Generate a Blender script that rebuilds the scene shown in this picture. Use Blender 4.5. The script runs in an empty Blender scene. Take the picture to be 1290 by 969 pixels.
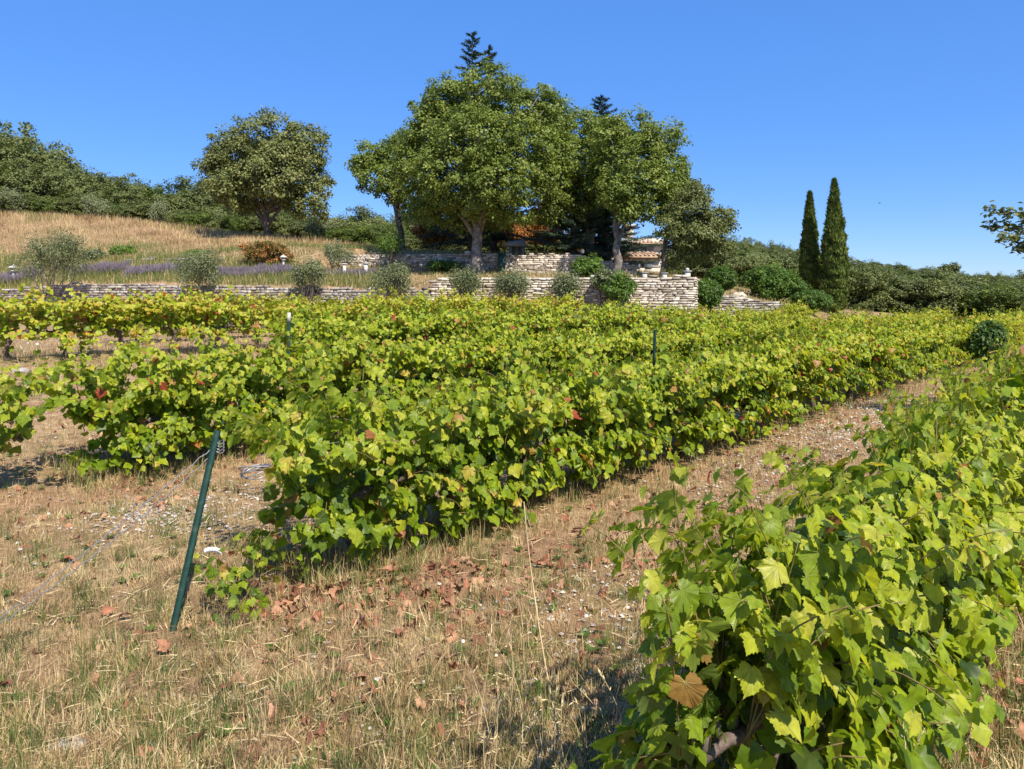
import bpy, math, random
import numpy as np
C = bpy.context.scene
COL = C.collection
rnd = random.Random(7)
R = np.random.default_rng(11)

# ------------------------------------------------------------ camera, light
F, CX, HY, H = 950.0, 645.0, 375.0, 2.0
cam = bpy.data.cameras.new('camera'); co = bpy.data.objects.new('camera', cam); COL.objects.link(co)
cam.lens = 36 * F / 1290; cam.sensor_width = 36; cam.shift_y = -(484.5 - HY) / 1290
cam.clip_start = .05; cam.clip_end = 5000
co.location = (0, 0, H); co.rotation_euler = (math.radians(90), 0, 0); C.camera = co
SUN_AZ, SUN_EL = math.radians(149), math.radians(50)      # clockwise from +Y
w = bpy.data.worlds.new('World'); C.world = w; w.use_nodes = True
nt = w.node_tree; bg = nt.nodes['Background']
sky = nt.nodes.new('ShaderNodeTexSky'); sky.sky_type = 'NISHITA'; sky.sun_disc = False
sky.sun_elevation = SUN_EL; sky.sun_rotation = SUN_AZ
sky.altitude = 300; sky.air_density = 1.0; sky.dust_density = .15; sky.ozone_density = 6.0
hs = nt.nodes.new('ShaderNodeHueSaturation'); hs.inputs['Saturation'].default_value = 1.22; hs.inputs['Hue'].default_value = .513; hs.inputs['Value'].default_value = 1.0
nt.links.new(sky.outputs[0], hs.inputs['Color']); 
mx = nt.nodes.new('ShaderNodeMix'); mx.data_type = 'RGBA'; mx.inputs[0].default_value = .58; mx.inputs[7].default_value = (.60, 1.68, 4.3, 1)   # even, clear summer blue over the computed sky
nt.links.new(hs.outputs[0], mx.inputs[6]); nt.links.new(mx.outputs[2], bg.inputs[0]); bg.inputs[1].default_value = .132
sl = bpy.data.lights.new('sun', 'SUN'); sl.energy = 5.0; sl.angle = math.radians(.53); sl.color = (1, .90, .75)
so = bpy.data.objects.new('sun', sl); COL.objects.link(so)
sd = (math.sin(SUN_AZ) * math.cos(SUN_EL), math.cos(SUN_AZ) * math.cos(SUN_EL), math.sin(SUN_EL))
from mathutils import Vector, Matrix
so.rotation_euler = Vector(sd).to_track_quat('Z', 'Y').to_euler(); so.location = (20, -20, 40)
C.view_settings.view_transform = 'Standard'; C.view_settings.look = 'None'
C.view_settings.exposure = 0.68; C.view_settings.gamma = 1
C.render.engine = 'CYCLES'; C.cycles.max_bounces = 6; C.cycles.transmission_bounces = 4
C.cycles.diffuse_bounces = 3; C.cycles.transparent_max_bounces = 4

# ------------------------------------------------------------ terrain height
DV = np.array((.651, .759)); NV = np.array((.759, -.651))      # vine row direction and the normal across rows
COLS = [
 (-250, [(38.4,2.1),(40,2.6),(44,4.2),(60,8.9),(90,9.5),(200,11),(1500,30)]),
 (0,    [(37.5,2.2),(39.5,3.1),(43,4.3),(58,8.35),(90,9),(200,10),(1500,30)]),
 (110,  [(36.2,2.64),(39,3.3),(42,4.3),(57,8.0),(90,8.5),(200,9),(1500,30)]),
 (200,  [(35,2.55),(38,3.3),(41,4.2),(56,7.4),(90,8),(200,9),(1500,30)]),
 (338,  [(33,2.45),(37,3.2),(40,4.2),(50,6.0),(90,6.8),(200,8),(1500,30)]),
 (430,  [(31.9,2.35),(36,3.1),(38.6,3.3),(39.2,4.5),(50,5.3),(90,6),(200,8),(1500,30)]),
 (530,  [(30.6,2.3),(36,3.0),(37.6,3.1),(38.2,4.2),(46,4.8),(90,6),(200,8),(1500,30)]),
 (550,  [(30.4,2.68),(36,3.1),(37.6,3.15),(38.2,4.2),(46,4.8),(90,6),(200,8),(1500,30)]),
 (700,  [(30.3,2.7),(36,3.1),(37.1,3.15),(37.7,4.1),(46,4.5),(90,6),(200,8),(1500,30)]),
 (800,  [(30.2,2.72),(36,3.0),(37,3.2),(46,3.6),(60,4),(90,6),(200,8),(1500,30)]),
 (866,  [(30.2,2.72),(40,2.95),(50,3.2),(80,4.5),(150,8),(300,9),(1500,30)]),
 (888,  [(30.,.6),(35,1.3),(36,1.9),(45,2.9),(60,3.3),(80,4.5),(150,8),(300,9),(1500,30)]),
 (1000, [(30,.1),(35,.35),(36.8,1.3),(48,1.6),(60,2.5),(80,4),(150,6.5),(250,8),(1500,30)]),
 (1070, [(30,-.1),(42,-.05),(48,1.0),(60,1.2),(100,3.0),(150,5.2),(250,7),(1500,30)]),
 (1290, [(30,0),(50,0),(100,1.),(200,3.),(300,4.5),(600,5),(1500,38)]),
 (1700, [(30,0),(50,.3),(100,1.5),(200,3.5),(300,4),(600,5),(1500,38)]),
]
CU = np.array([c[0] for c in COLS], float)
WU = np.array((-300, -80, 110, 300, 470, 545, 866.)); WD = np.array((39.2, 38, 36, 33.5, 31.2, 30.3, 30.0))
def sstep(a, b, x):
    t = np.clip((x - a) / (b - a), 0, 1); return t * t * (3 - 2 * t)
def zg(x, y):
    x = np.atleast_1d(np.asarray(x, float)); y = np.atleast_1d(np.asarray(y, float))
    n = x * NV[0] + y * NV[1]
    zv = .09 * np.clip(-n - 8, 0, 9) * (1 - .7 * sstep(22, 34, y) * (x > .22 * y))
    yy = np.maximum(y, .5)
    u = np.clip(CX + F * x / yy, -250, 1700)
    prof = np.stack([np.interp(yy, [p[0] for p in c[1]], [p[1] for p in c[1]]) for c in COLS])
    i = np.clip(np.searchsorted(CU, u) - 1, 0, len(CU) - 2)
    t = np.clip((u - CU[i]) / (CU[i + 1] - CU[i]), 0, 1)
    idx = np.arange(len(x))
    zp = prof[i, idx] * (1 - t) + prof[i + 1, idx] * t
    dw = np.interp(u, WU, WD)
    wl = sstep(dw - .02, dw + .3, yy)
    wr = sstep(28, 35, yy)
    wgt = np.where(u < 872, wl, wr)
    z = zv * (1 - wgt) + zp * wgt
    far = sstep(3, 40, np.abs(y) + 0 * x)
    z = z + .035 * np.sin(x * 1.7 + .6 * y) * np.cos(y * 1.3 - .4 * x) * (1 - wgt) + .02 * np.sin(5.1 * x + 1) * np.sin(4.3 * y + x)
    z = z + wgt * .09 * np.sin(x * .9) * np.cos(y * 1.1 + .3 * x)
    return z
def zg1(x, y): return float(zg(x, y)[0])
def X(u, d): return (u - CX) / F * d
def Zp(y, d): return H + (HY - y) * d / F
def rowpt(n, t): return DV * t + NV * n

# ------------------------------------------------------------ object helpers
def tag(o, label=None, cat=None, group=None, kind=None):
    if label: o['label'] = label
    if cat: o['category'] = cat
    if group: o['group'] = group
    if kind: o['kind'] = kind
    return o
def empty(name, loc, label=None, cat=None, group=None, rz=0):
    o = bpy.data.objects.new(name, None); COL.objects.link(o); o.location = loc; o.rotation_euler = (0, 0, rz)
    o.empty_display_size = .2
    return tag(o, label, cat, group)
def mesh(name, V, Fa, mat, tint=None, smooth=False):
    V = np.asarray(V, np.float32).reshape(-1, 3); Fa = np.asarray(Fa, np.int32)
    me = bpy.data.meshes.new(name); k = Fa.shape[1]; nf = len(Fa)
    me.vertices.add(len(V)); me.vertices.foreach_set('co', V.ravel())
    me.loops.add(nf * k); me.loops.foreach_set('vertex_index', Fa.ravel())
    me.polygons.add(nf)
    me.polygons.foreach_set('loop_start', np.arange(0, nf * k, k, dtype=np.int32))
    me.polygons.foreach_set('loop_total', np.full(nf, k, np.int32))
    if smooth: me.polygons.foreach_set('use_smooth', np.ones(nf, bool))
    if tint is not None:
        a = me.attributes.new('tint', 'FLOAT', 'FACE')
        a.data.foreach_set('value', np.broadcast_to(np.asarray(tint, np.float32), (nf,)).copy())
    me.materials.append(mat); me.update(); me.validate()
    return me
def obj(name, me, parent=None, loc=None):
    o = bpy.data.objects.new(name, me); COL.objects.link(o)
    if parent: o.parent = parent
    if loc is not None: o.location = loc
    return o
def copy_tree(o, parent=None):
    c = o.copy(); COL.objects.link(c)
    if parent: c.parent = parent
    for ch in list(o.children): copy_tree(ch, c)
    return c
class MB:
    def __init__(s): s.v = []; s.f = []; s.t = []; s.n = 0
    def add(s, V, Fa, t=.5):
        V = np.asarray(V, float).reshape(-1, 3); Fa = np.asarray(Fa, int)
        if Fa.shape[1] == 4: Fa = np.concatenate([Fa[:, [0, 1, 2]], Fa[:, [0, 2, 3]]])
        s.v.append(V); s.f.append(Fa + s.n); s.t.append(np.broadcast_to(np.asarray(t, float), (len(Fa),))); s.n += len(V)
    def box(s, x0, x1, y0, y1, z0, z1, t=.5):
        v = [(x, y, z) for x in (x0, x1) for y in (y0, y1) for z in (z0, z1)]
        s.add(v, [(0, 1, 3, 2), (4, 6, 7, 5), (0, 4, 5, 1), (2, 3, 7, 6), (0, 2, 6, 4), (1, 5, 7, 3)], t)
    def tube(s, P, r, k=6, t=.5):
        P = np.asarray(P, float); r = np.broadcast_to(np.asarray(r, float), (len(P),))
        T = np.gradient(P, axis=0); T /= np.linalg.norm(T, axis=1)[:, None] + 1e-9
        ref = np.array((1., 0, 0)) if abs(T[0][0]) < .8 else np.array((0, 1., 0))
        A = np.cross(T, ref); A /= np.linalg.norm(A, axis=1)[:, None] + 1e-9; B = np.cross(T, A)
        a = np.arange(k) * 2 * np.pi / k
        V = P[:, None] + (A[:, None] * np.cos(a)[None, :, None] + B[:, None] * np.sin(a)[None, :, None]) * r[:, None, None]
        fs = []
        for i in range(len(P) - 1):
            for j in range(k):
                fs.append((i * k + j, i * k + (j + 1) % k, (i + 1) * k + (j + 1) % k, (i + 1) * k + j))
        s.add(V, fs, t)
        m = len(P)
        cap = [(0, k - 1 - j, k - 2 - j) for j in range(0, k - 2)]
        s.f.append(np.array(cap) + s.n - m * k); s.t.append(np.full(len(cap), float(np.mean(t))))
        cap = [((m - 1) * k, (m - 1) * k + j + 1, (m - 1) * k + j + 2) for j in range(k - 2)]
        s.f.append(np.array(cap) + s.n - m * k); s.t.append(np.full(len(cap), float(np.mean(t))))
    def lathe(s, prof, k=12, c=(0, 0, 0), t=.5):
        a = np.arange(k) * 2 * np.pi / k
        V = [(c[0] + r * math.cos(b), c[1] + r * math.sin(b), c[2] + z) for r, z in prof for b in a]
        fs = [(i * k + j, i * k + (j + 1) % k, (i + 1) * k + (j + 1) % k, (i + 1) * k + j) for i in range(len(prof) - 1) for j in range(k)]
        s.add(V, fs, t)
    def mesh(s, name, mat, smooth=False):
        return mesh(name, np.concatenate(s.v), np.concatenate(s.f), mat, np.concatenate(s.t), smooth)
    def obj(s, name, mat, parent=None, loc=None, smooth=False): return obj(name, s.mesh(name, mat, smooth), parent, loc)

def norm(a): return a / (np.linalg.norm(a, axis=-1, keepdims=True) + 1e-9)
def scatter(tv, tf, P, N, T, S):
    """copies of a template (x side, y tip, z normal) at points P"""
    N = norm(N); T = norm(T - (T * N).sum(1)[:, None] * N); Sx = np.cross(T, N)
    S = np.asarray(S, float).reshape(len(P), -1)
    if S.shape[1] == 1: S = np.repeat(S, 3, 1)
    L = tv[None] * S[:, None]
    V = P[:, None] + L[..., 0:1] * Sx[:, None] + L[..., 1:2] * T[:, None] + L[..., 2:3] * N[:, None]
    Fa = tf[None] + (np.arange(len(P)) * len(tv))[:, None, None]
    return V.reshape(-1, 3), Fa.reshape(-1, tf.shape[1])
def rv(n): return norm(R.normal(size=(n, 3)))

# ------------------------------------------------------------ materials
def mat(name):
    m = bpy.data.materials.new(name); m.use_nodes = True; return m, m.node_tree, m.node_tree.nodes['Principled BSDF']
def ramp(nt, stops, src=None, interp='LINEAR'):
    r = nt.nodes.new('ShaderNodeValToRGB'); e = r.color_ramp.elements; r.color_ramp.interpolation = interp
    while len(e) > 1: e.remove(e[-1])
    for i, (p, c) in enumerate(stops):
        x = e[0] if i == 0 else e.new(p); x.position = p; x.color = (*c, 1)
    if src is not None: nt.links.new(src, r.inputs[0])
    return r
def tintsrc(nt):
    a = nt.nodes.new('ShaderNodeAttribute'); a.attribute_name = 'tint'; return a.outputs['Fac']
def noise(nt, scale, det=4, rough=.6, vec=None, dim=None):
    n = nt.nodes.new('ShaderNodeTexNoise'); n.inputs['Scale'].default_value = scale
    n.inputs['Detail'].default_value = det; n.inputs['Roughness'].default_value = rough
    if vec is not None: nt.links.new(vec, n.inputs['Vector'])
    return n
def geo_pos(nt):
    g = nt.nodes.new('ShaderNodeNewGeometry'); return g
def mix(nt, a, b, f, mode='MIX'):
    m = nt.nodes.new('ShaderNodeMix'); m.data_type = 'RGBA'; m.blend_type = mode
    for i, s in ((6, a), (7, b)):
        if isinstance(s, tuple): m.inputs[i].default_value = (*s, 1)
        else: nt.links.new(s, m.inputs[i])
    if isinstance(f, (int, float)): m.inputs[0].default_value = f
    else: nt.links.new(f, m.inputs[0])
    return m.outputs[2]
def bump(nt, src, bs, st=.4, dist=.02):
    b = nt.nodes.new('ShaderNodeBump'); b.inputs['Strength'].default_value = st; b.inputs['Distance'].default_value = dist
    nt.links.new(src, b.inputs['Height']); nt.links.new(b.outputs[0], bs.inputs['Normal'])
def leafmat(name, stops, trans=.35, rough=.55, tcol=(1.5, 1.45, .7), spec=.35, under=.35, mott=30, veins=False):
    m, nt, bs = mat(name)
    r = ramp(nt, stops, tintsrc(nt))
    g = geo_pos(nt)
    nz = noise(nt, mott, 3, .6, g.outputs['Position'])
    mr = ramp(nt, [(.3, (.72, .72, .72)), (.7, (1.25, 1.25, 1.2))], nz.outputs[0])
    c = mix(nt, r.outputs[0], mr.outputs[0], 1.0, 'MULTIPLY')
    if veins:                                      # pale palmate veins fanning out from the leaf stalk, in the leaf's own coordinates
        tco = nt.nodes.new('ShaderNodeTexCoord'); sp = nt.nodes.new('ShaderNodeSeparateXYZ'); nt.links.new(tco.outputs['Object'], sp.inputs[0])
        def M(op, a, b=None):
            n_ = nt.nodes.new('ShaderNodeMath'); n_.operation = op
            for i_, q_ in enumerate((a, b)):
                if q_ is None: continue
                if isinstance(q_, (int, float)): n_.inputs[i_].default_value = q_
                else: nt.links.new(q_, n_.inputs[i_])
            return n_.outputs[0]
        yy_ = M('SUBTRACT', sp.outputs[1], .02); an = M('ARCTAN2', sp.outputs[0], yy_)
        rad = M('SQRT', M('ADD', M('MULTIPLY', sp.outputs[0], sp.outputs[0]), M('MULTIPLY', yy_, yy_)))
        vd = M('MULTIPLY', M('ABSOLUTE', M('SINE', M('MULTIPLY', an, 5.07))), rad)
        side = M('ABSOLUTE', M('SINE', M('ADD', M('MULTIPLY', rad, 42), M('MULTIPLY', M('ABSOLUTE', M('SINE', M('MULTIPLY', an, 5.07))), -7))))
        v1 = ramp(nt, [(.02, (1, 1, 1)), (.075, (0, 0, 0))], vd).outputs[0]
        v2 = ramp(nt, [(.0, (.45, .45, .45)), (.18, (0, 0, 0))], side).outputs[0]
        vm = M('MAXIMUM', v1, v2)
        c = mix(nt, c, mix(nt, c, (.42, .46, .14), .5), vm)
        bump(nt, vm, bs, .5, .004)
    if under:
        pale = mix(nt, c, (.30, .36, .16), .18)
        c = mix(nt, c, pale, g.outputs['Backfacing'])
    nt.links.new(c, bs.inputs['Base Color']); bs.inputs['Roughness'].default_value = rough
    bs.inputs['Specular IOR Level'].default_value = spec
    tr = nt.nodes.new('ShaderNodeBsdfTranslucent')
    tc = mix(nt, c, tcol, 1.0, 'MULTIPLY'); nt.links.new(tc, tr.inputs[0])
    ms = nt.nodes.new('ShaderNodeMixShader'); ms.inputs[0].default_value = trans
    out = nt.nodes['Material Output']
    nt.links.new(bs.outputs[0], ms.inputs[1]); nt.links.new(tr.outputs[0], ms.inputs[2]); nt.links.new(ms.outputs[0], out.inputs[0])
    return m
def simple(name, stops, rough=.8, scale=8, bst=.4, bd=.02, usetint=False, metal=0, det=5):
    m, nt, bs = mat(name)
    tc = nt.nodes.new('ShaderNodeTexCoord')
    nz = noise(nt, scale, det, .62, tc.outputs['Object'])
    if usetint:
        r = ramp(nt, stops, tintsrc(nt))
        mr = ramp(nt, [(.3, (.65, .65, .65)), (.7, (1.3, 1.3, 1.3))], nz.outputs[0])
        c = mix(nt, r.outputs[0], mr.outputs[0], 1, 'MULTIPLY')
    else: c = ramp(nt, stops, nz.outputs[0]).outputs[0]
    nt.links.new(c, bs.inputs['Base Color']); bs.inputs['Roughness'].default_value = rough; bs.inputs['Metallic'].default_value = metal
    bs.inputs['Specular IOR Level'].default_value = .3
    if bst: bump(nt, nz.outputs[0], bs, bst, bd)
    return m

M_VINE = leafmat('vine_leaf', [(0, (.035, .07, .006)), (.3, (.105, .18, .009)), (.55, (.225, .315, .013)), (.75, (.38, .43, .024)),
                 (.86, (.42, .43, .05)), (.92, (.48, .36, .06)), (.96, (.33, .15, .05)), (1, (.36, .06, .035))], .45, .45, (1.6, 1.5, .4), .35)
M_VINEH = leafmat('vine_leaf_near', [(0, (.035, .07, .006)), (.3, (.105, .18, .009)), (.55, (.225, .315, .013)), (.75, (.38, .43, .024)),
                 (.86, (.42, .43, .05)), (.92, (.48, .36, .06)), (.96, (.33, .15, .05)), (1, (.36, .06, .035))], .45, .42, (1.6, 1.5, .4), .4, veins=True)
M_OAK = leafmat('oak_leaf', [(0, (.055, .085, .014)), (.4, (.135, .185, .03)), (.8, (.24, .295, .055)), (1, (.30, .34, .085))], .3, .55, (1.3, 1.4, .5))
M_HOLM = leafmat('evergreen_oak_leaf', [(0, (.065, .083, .022)), (.5, (.145, .168, .046)), (1, (.24, .255, .085))], .2, .55, (1.2, 1.3, .6))
M_WOODL = leafmat('woodland_leaf', [(0, (.05, .068, .02)), (.5, (.125, .15, .042)), (1, (.21, .235, .075))], .2, .55, (1.2, 1.3, .6))
M_OLIVE = leafmat('olive_leaf', [(0, (.07, .095, .035)), (.5, (.155, .185, .08)), (1, (.27, .30, .16))], .2, .5, (1.1, 1.1, .8))
M_CEDAR = leafmat('conifer_needles', [(0, (.02, .045, .03)), (.5, (.045, .085, .055)), (1, (.09, .14, .09))], .1, .6, (1, 1, 1), .3, 0)
M_CYP = leafmat('cypress_spray', [(0, (.035, .06, .014)), (.5, (.095, .14, .026)), (1, (.19, .235, .05))], .12, .7, (1.2, 1.2, .6), .2, 0)
M_BUSH = leafmat('bright_bush_leaf', [(0, (.04, .09, .012)), (.5, (.09, .17, .02)), (1, (.17, .26, .035))], .3, .5)
M_ORANGE = leafmat('rusty_leaf', [(0, (.06, .09, .02)), (.35, (.10, .11, .025)), (.6, (.33, .14, .04)), (1, (.48, .22, .07))], .3, .6)
M_BARK = simple('bark', [(.3, (.045, .036, .028)), (.7, (.17, .145, .12))], .9, 14, .9, .03)
M_OAKBARK = simple('pale_bark', [(.3, (.055, .048, .04)), (.5, (.16, .145, .125)), (.72, (.34, .31, .27))], .9, 5, .9, .06)
M_VBARK = simple('vine_bark', [(.3, (.045, .032, .025)), (.7, (.17, .13, .11))], .95, 30, 1, .01)
M_CANE = simple('vine_cane', [(.3, (.12, .10, .03)), (.7, (.24, .17, .07))], .7, 20, .3, .004)
M_STONE = simple('limestone', [(0, (.24, .20, .15)), (.4, (.42, .365, .285)), (.75, (.56, .50, .41)), (1, (.68, .63, .54))], .92, 9, .8, .03, True)
M_GSTONE = simple('grey_stone', [(0, (.17, .145, .125)), (.5, (.31, .28, .245)), (1, (.47, .44, .39))], .92, 9, .8, .03, True)
M_CORE = simple('wall_core_earth', [(.3, (.13, .10, .075)), (.7, (.26, .215, .165))], .95, 6, .8, .04)
M_PEB = simple('pebble', [(0, (.24, .21, .17)), (.5, (.40, .365, .31)), (1, (.56, .53, .48))], .85, 20, .4, .005, True)
M_GRASS = leafmat('dry_grass', [(0, (.11, .055, .03)), (.25, (.33, .215, .11)), (.5, (.55, .41, .22)), (.68, (.74, .60, .36)), (.72, (.21, .24, .07)),
                  (.88, (.09, .14, .03)), (1, (.06, .11, .03))], .22, .7, (1.1, 1.1, .8), .2, 0, 4)
M_LAV = leafmat('lavender', [(0, (.10, .13, .04)), (.3, (.17, .22, .06)), (.48, (.26, .28, .12)), (.52, (.15, .125, .155)), (1, (.29, .245, .31))], .15, .8, (1, 1, 1), .1, 0)
M_LITTER = leafmat('fallen_leaf', [(0, (.15, .07, .045)), (.5, (.33, .135, .08)), (1, (.46, .28, .17))], .15, .8, (1.1, 1, .8), .2, 0)
M_GREEN = simple('green_painted_metal', [(.3, (.009, .034, .027)), (.58, (.016, .056, .043)), (.66, (.06, .08, .065)), (.8, (.13, .10, .07))], .55, 14, .2, .002)
M_WIRE = simple('galvanised_wire', [(.3, (.22, .22, .22)), (.7, (.40, .40, .39))], .45, 40, .1, .001, metal=.6)
M_WHITE = simple('white_painted_stone', [(.2, (.36, .35, .33)), (.7, (.60, .59, .55))], .8, 10, .2, .01)
M_PLAST = simple('white_plastic', [(.2, (.74, .75, .76)), (.7, (.84, .84, .84))], .4, 10, 0)
M_BLACKP = simple('black_hose', [(.3, (.012, .012, .014)), (.7, (.03, .03, .032))], .5, 30, 0)
M_TILE = simple('roof_tile', [(0, (.30, .18, .11)), (.5, (.45, .32, .22)), (1, (.55, .44, .34))], .9, 6, .5, .02, True)
M_RENDER = simple('stone_render', [(.3, (.46, .41, .33)), (.7, (.60, .55, .46))], .92, 3, .5, .03)
M_WOOD = simple('blue_grey_shutter', [(.3, (.16, .20, .24)), (.7, (.24, .29, .33))], .7, 20, .2, .004)
M_BIRD = simple('bird_feathers', [(.3, (.03, .03, .035)), (.7, (.07, .07, .08))], .8, 20, 0)
m, nt2, bs = mat('window_glass'); bs.inputs['Base Color'].default_value = (.03, .045, .06, 1); bs.inputs['Roughness'].default_value = .08; M_GLASS = m

# ground material
def ground_mat():
    m, nt, bs = mat('dry_ground')
    g = geo_pos(nt); P = g.outputs['Position']
    n1 = noise(nt, .55, 6, .65, P); n2 = noise(nt, 6, 8, .72, P); n3 = noise(nt, 1.3, 5, .6, P); n4 = noise(nt, 55, 3, .7, P)
    straw = ramp(nt, [(.25, (.11, .065, .035)), (.43, (.26, .17, .09)), (.58, (.40, .28, .155)), (.75, (.54, .41, .255))], n2.outputs[0]).outputs[0]
    green = ramp(nt, [(.3, (.12, .115, .045)), (.7, (.26, .24, .11))], n2.outputs[0]).outputs[0]
    red = ramp(nt, [(.3, (.17, .095, .055)), (.7, (.38, .235, .14))], n2.outputs[0]).outputs[0]
    f1 = ramp(nt, [(.5, (0, 0, 0)), (.66, (.7, .7, .7))], n1.outputs[0]).outputs[0]
    c = mix(nt, straw, green, f1)
    f2 = ramp(nt, [(.55, (0, 0, 0)), (.68, (.75, .75, .75))], n3.outputs[0]).outputs[0]
    ra = nt.nodes.new('ShaderNodeAttribute'); ra.attribute_name = 'red_soil'
    mad = nt.nodes.new('ShaderNodeMath'); mad.operation = 'MULTIPLY_ADD'; nt.links.new(ra.outputs['Fac'], mad.inputs[0]); mad.inputs[1].default_value = .10; nt.links.new(n3.outputs[0], mad.inputs[2])
    f2 = ramp(nt, [(.53, (0, 0, 0)), (.66, (.85, .85, .85))], mad.outputs[0]).outputs[0]
    c = mix(nt, c, red, f2)
    fm = ramp(nt, [(.35, (.7, .7, .7)), (.65, (1.25, 1.25, 1.25))], n4.outputs[0]).outputs[0]
    c = mix(nt, c, fm, 1, 'MULTIPLY')
    a = nt.nodes.new('ShaderNodeAttribute'); a.attribute_name = 'zone'
    forest = ramp(nt, [(.3, (.035, .045, .018)), (.7, (.10, .10, .045))], n1.outputs[0]).outputs[0]
    ff = ramp(nt, [(.55, (0, 0, 0)), (.95, (1, 1, 1))], a.outputs['Fac']).outputs[0]
    c = mix(nt, c, forest, ff)
    nt.links.new(c, bs.inputs['Base Color']); bs.inputs['Roughness'].default_value = .95; bs.inputs['Specular IOR Level'].default_value = .1
    bump(nt, n2.outputs[0], bs, .9, .05)
    return m
M_GROUND = ground_mat()

def field_noise(x, y, s, ph):
    return (np.sin(x * s + ph) * np.cos(y * s * 1.1 + ph * 2) + .6 * np.sin(x * s * 2.3 + y * s * 1.7 + ph * 3) + .4 * np.sin(x * s * 4.1 - y * s * 3.7 + ph)) / 2 
# ------------------------------------------------------------ ground sheet
def build_ground():
    th = np.concatenate([np.radians(np.linspace(-180, -48, 34)[:-1]), np.radians(np.linspace(-48, 46, 300)), np.radians(np.linspace(46, 180, 34)[1:])])
    r = np.concatenate([[.0], np.geomspace(.6, 12, 70), np.geomspace(12.2, 28, 50), np.linspace(28.2, 50, 105), np.geomspace(50.6, 140, 50), np.geomspace(145, 3000, 26)])
    TH, RR = np.meshgrid(th, r); x = (RR * np.sin(TH)).ravel(); y = (RR * np.cos(TH)).ravel()
    # rings are at constant depth inside the view fan so that the terrace steps stay crisp
    TT = np.abs(TH.ravel()); k = np.where(TT < 1.0, 1 / np.cos(np.minimum(TT, .9)), 1 / math.cos(.9))
    x *= k; y *= k
    z = zg(x, y)
    nt_, nr = len(th), len(r)
    i, j = np.meshgrid(np.arange(nr - 1), np.arange(nt_ - 1), indexing='ij'); a = (i * nt_ + j).ravel()
    Fa = np.stack([a, a + 1, a + 1 + nt_, a + nt_], 1)
    me = mesh('ground', np.stack([x, y, z], 1), Fa, M_GROUND, smooth=True)
    u = CX + F * x / np.maximum(y, .5)
    zone = sstep(60, 75, y) * (u < 900) + (u >= 900) * sstep(48, 56, y)
    at = me.attributes.new('zone', 'FLOAT', 'POINT'); at.data.foreach_set('value', zone.astype(np.float32))
    nn = x * NV[0] + y * NV[1]; red = np.zeros(len(x))
    for c0, wd in ((-4.3, .9), (-8.5, .8), (-12.4, .8), (-.8, .9), (-2.8, .7)): red = np.maximum(red, np.exp(-((nn - c0) / wd) ** 2))
    red *= sstep(2, 5, y) * (y < 45); red = np.maximum(red, .7 * (y > 38) * (y < 60) * (u < 430) * sstep(-.2, .6, field_noise(x, y, .35, 1.)))
    at = me.attributes.new('red_soil', 'FLOAT', 'POINT'); at.data.foreach_set('value', red.astype(np.float32))
    o = obj('ground', me); tag(o, 'dry vineyard ground rising to terraces and a grassy bank', 'ground', kind='structure')
build_ground()

# ------------------------------------------------------------ grapevines
half = [(.09, -.13), (.24, -.20), (.40, -.12), (.50, .03), (.49, .15), (.60, .24), (.63, .38), (.55, .50), (.44, .55), (.38, .60), (.36, .70), (.24, .80), (.12, .88)]
def leaf_tmpl(level, seed=0):
    q = np.random.default_rng(seed)
    hs = {2: half, 1: [half[i] for i in (1, 3, 4, 6, 9, 11)], 0: [half[i] for i in (1, 4, 6, 9, 11)]}[level]
    hs = np.array(hs)
    rt = hs; lf = hs[::-1] * (-1, 1)
    out = np.concatenate([[(0, .02)], rt, [(0, 1.0)], lf])
    if level == 2:                                 # saw-tooth margin
        k = len(out); o2 = []
        for i in range(k):
            a = out[i]; b = out[(i + 1) % k]; o2.append(a)
            mm = (a + b) / 2; cdir = mm - np.array((0, .35)); o2.append(mm - cdir * q.uniform(.03, .10))
        out = np.array(o2)
    out = out + q.normal(scale=.012, size=out.shape)
    ctr = np.array([(0, .10)])
    P = np.concatenate([ctr, out]); x, y = P[:, 0], P[:, 1]
    fold, droop, tw = q.uniform(.05, .55), q.uniform(.15, .75), q.uniform(-.5, .5)
    z = fold * np.abs(x) - droop * (x * x + (y - .2) ** 2) + tw * x * y + .05 * np.sin(np.arctan2(x, y - .1) * 5 + q.uniform(0, 6)) * np.hypot(x, y) + q.normal(scale=.02, size=len(x))
    V = np.stack([x, y - .02, z], 1); k = len(out)
    Fa = np.array([(0, 1 + i, 1 + (i + 1) % k) for i in range(k)])
    return V, Fa
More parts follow.
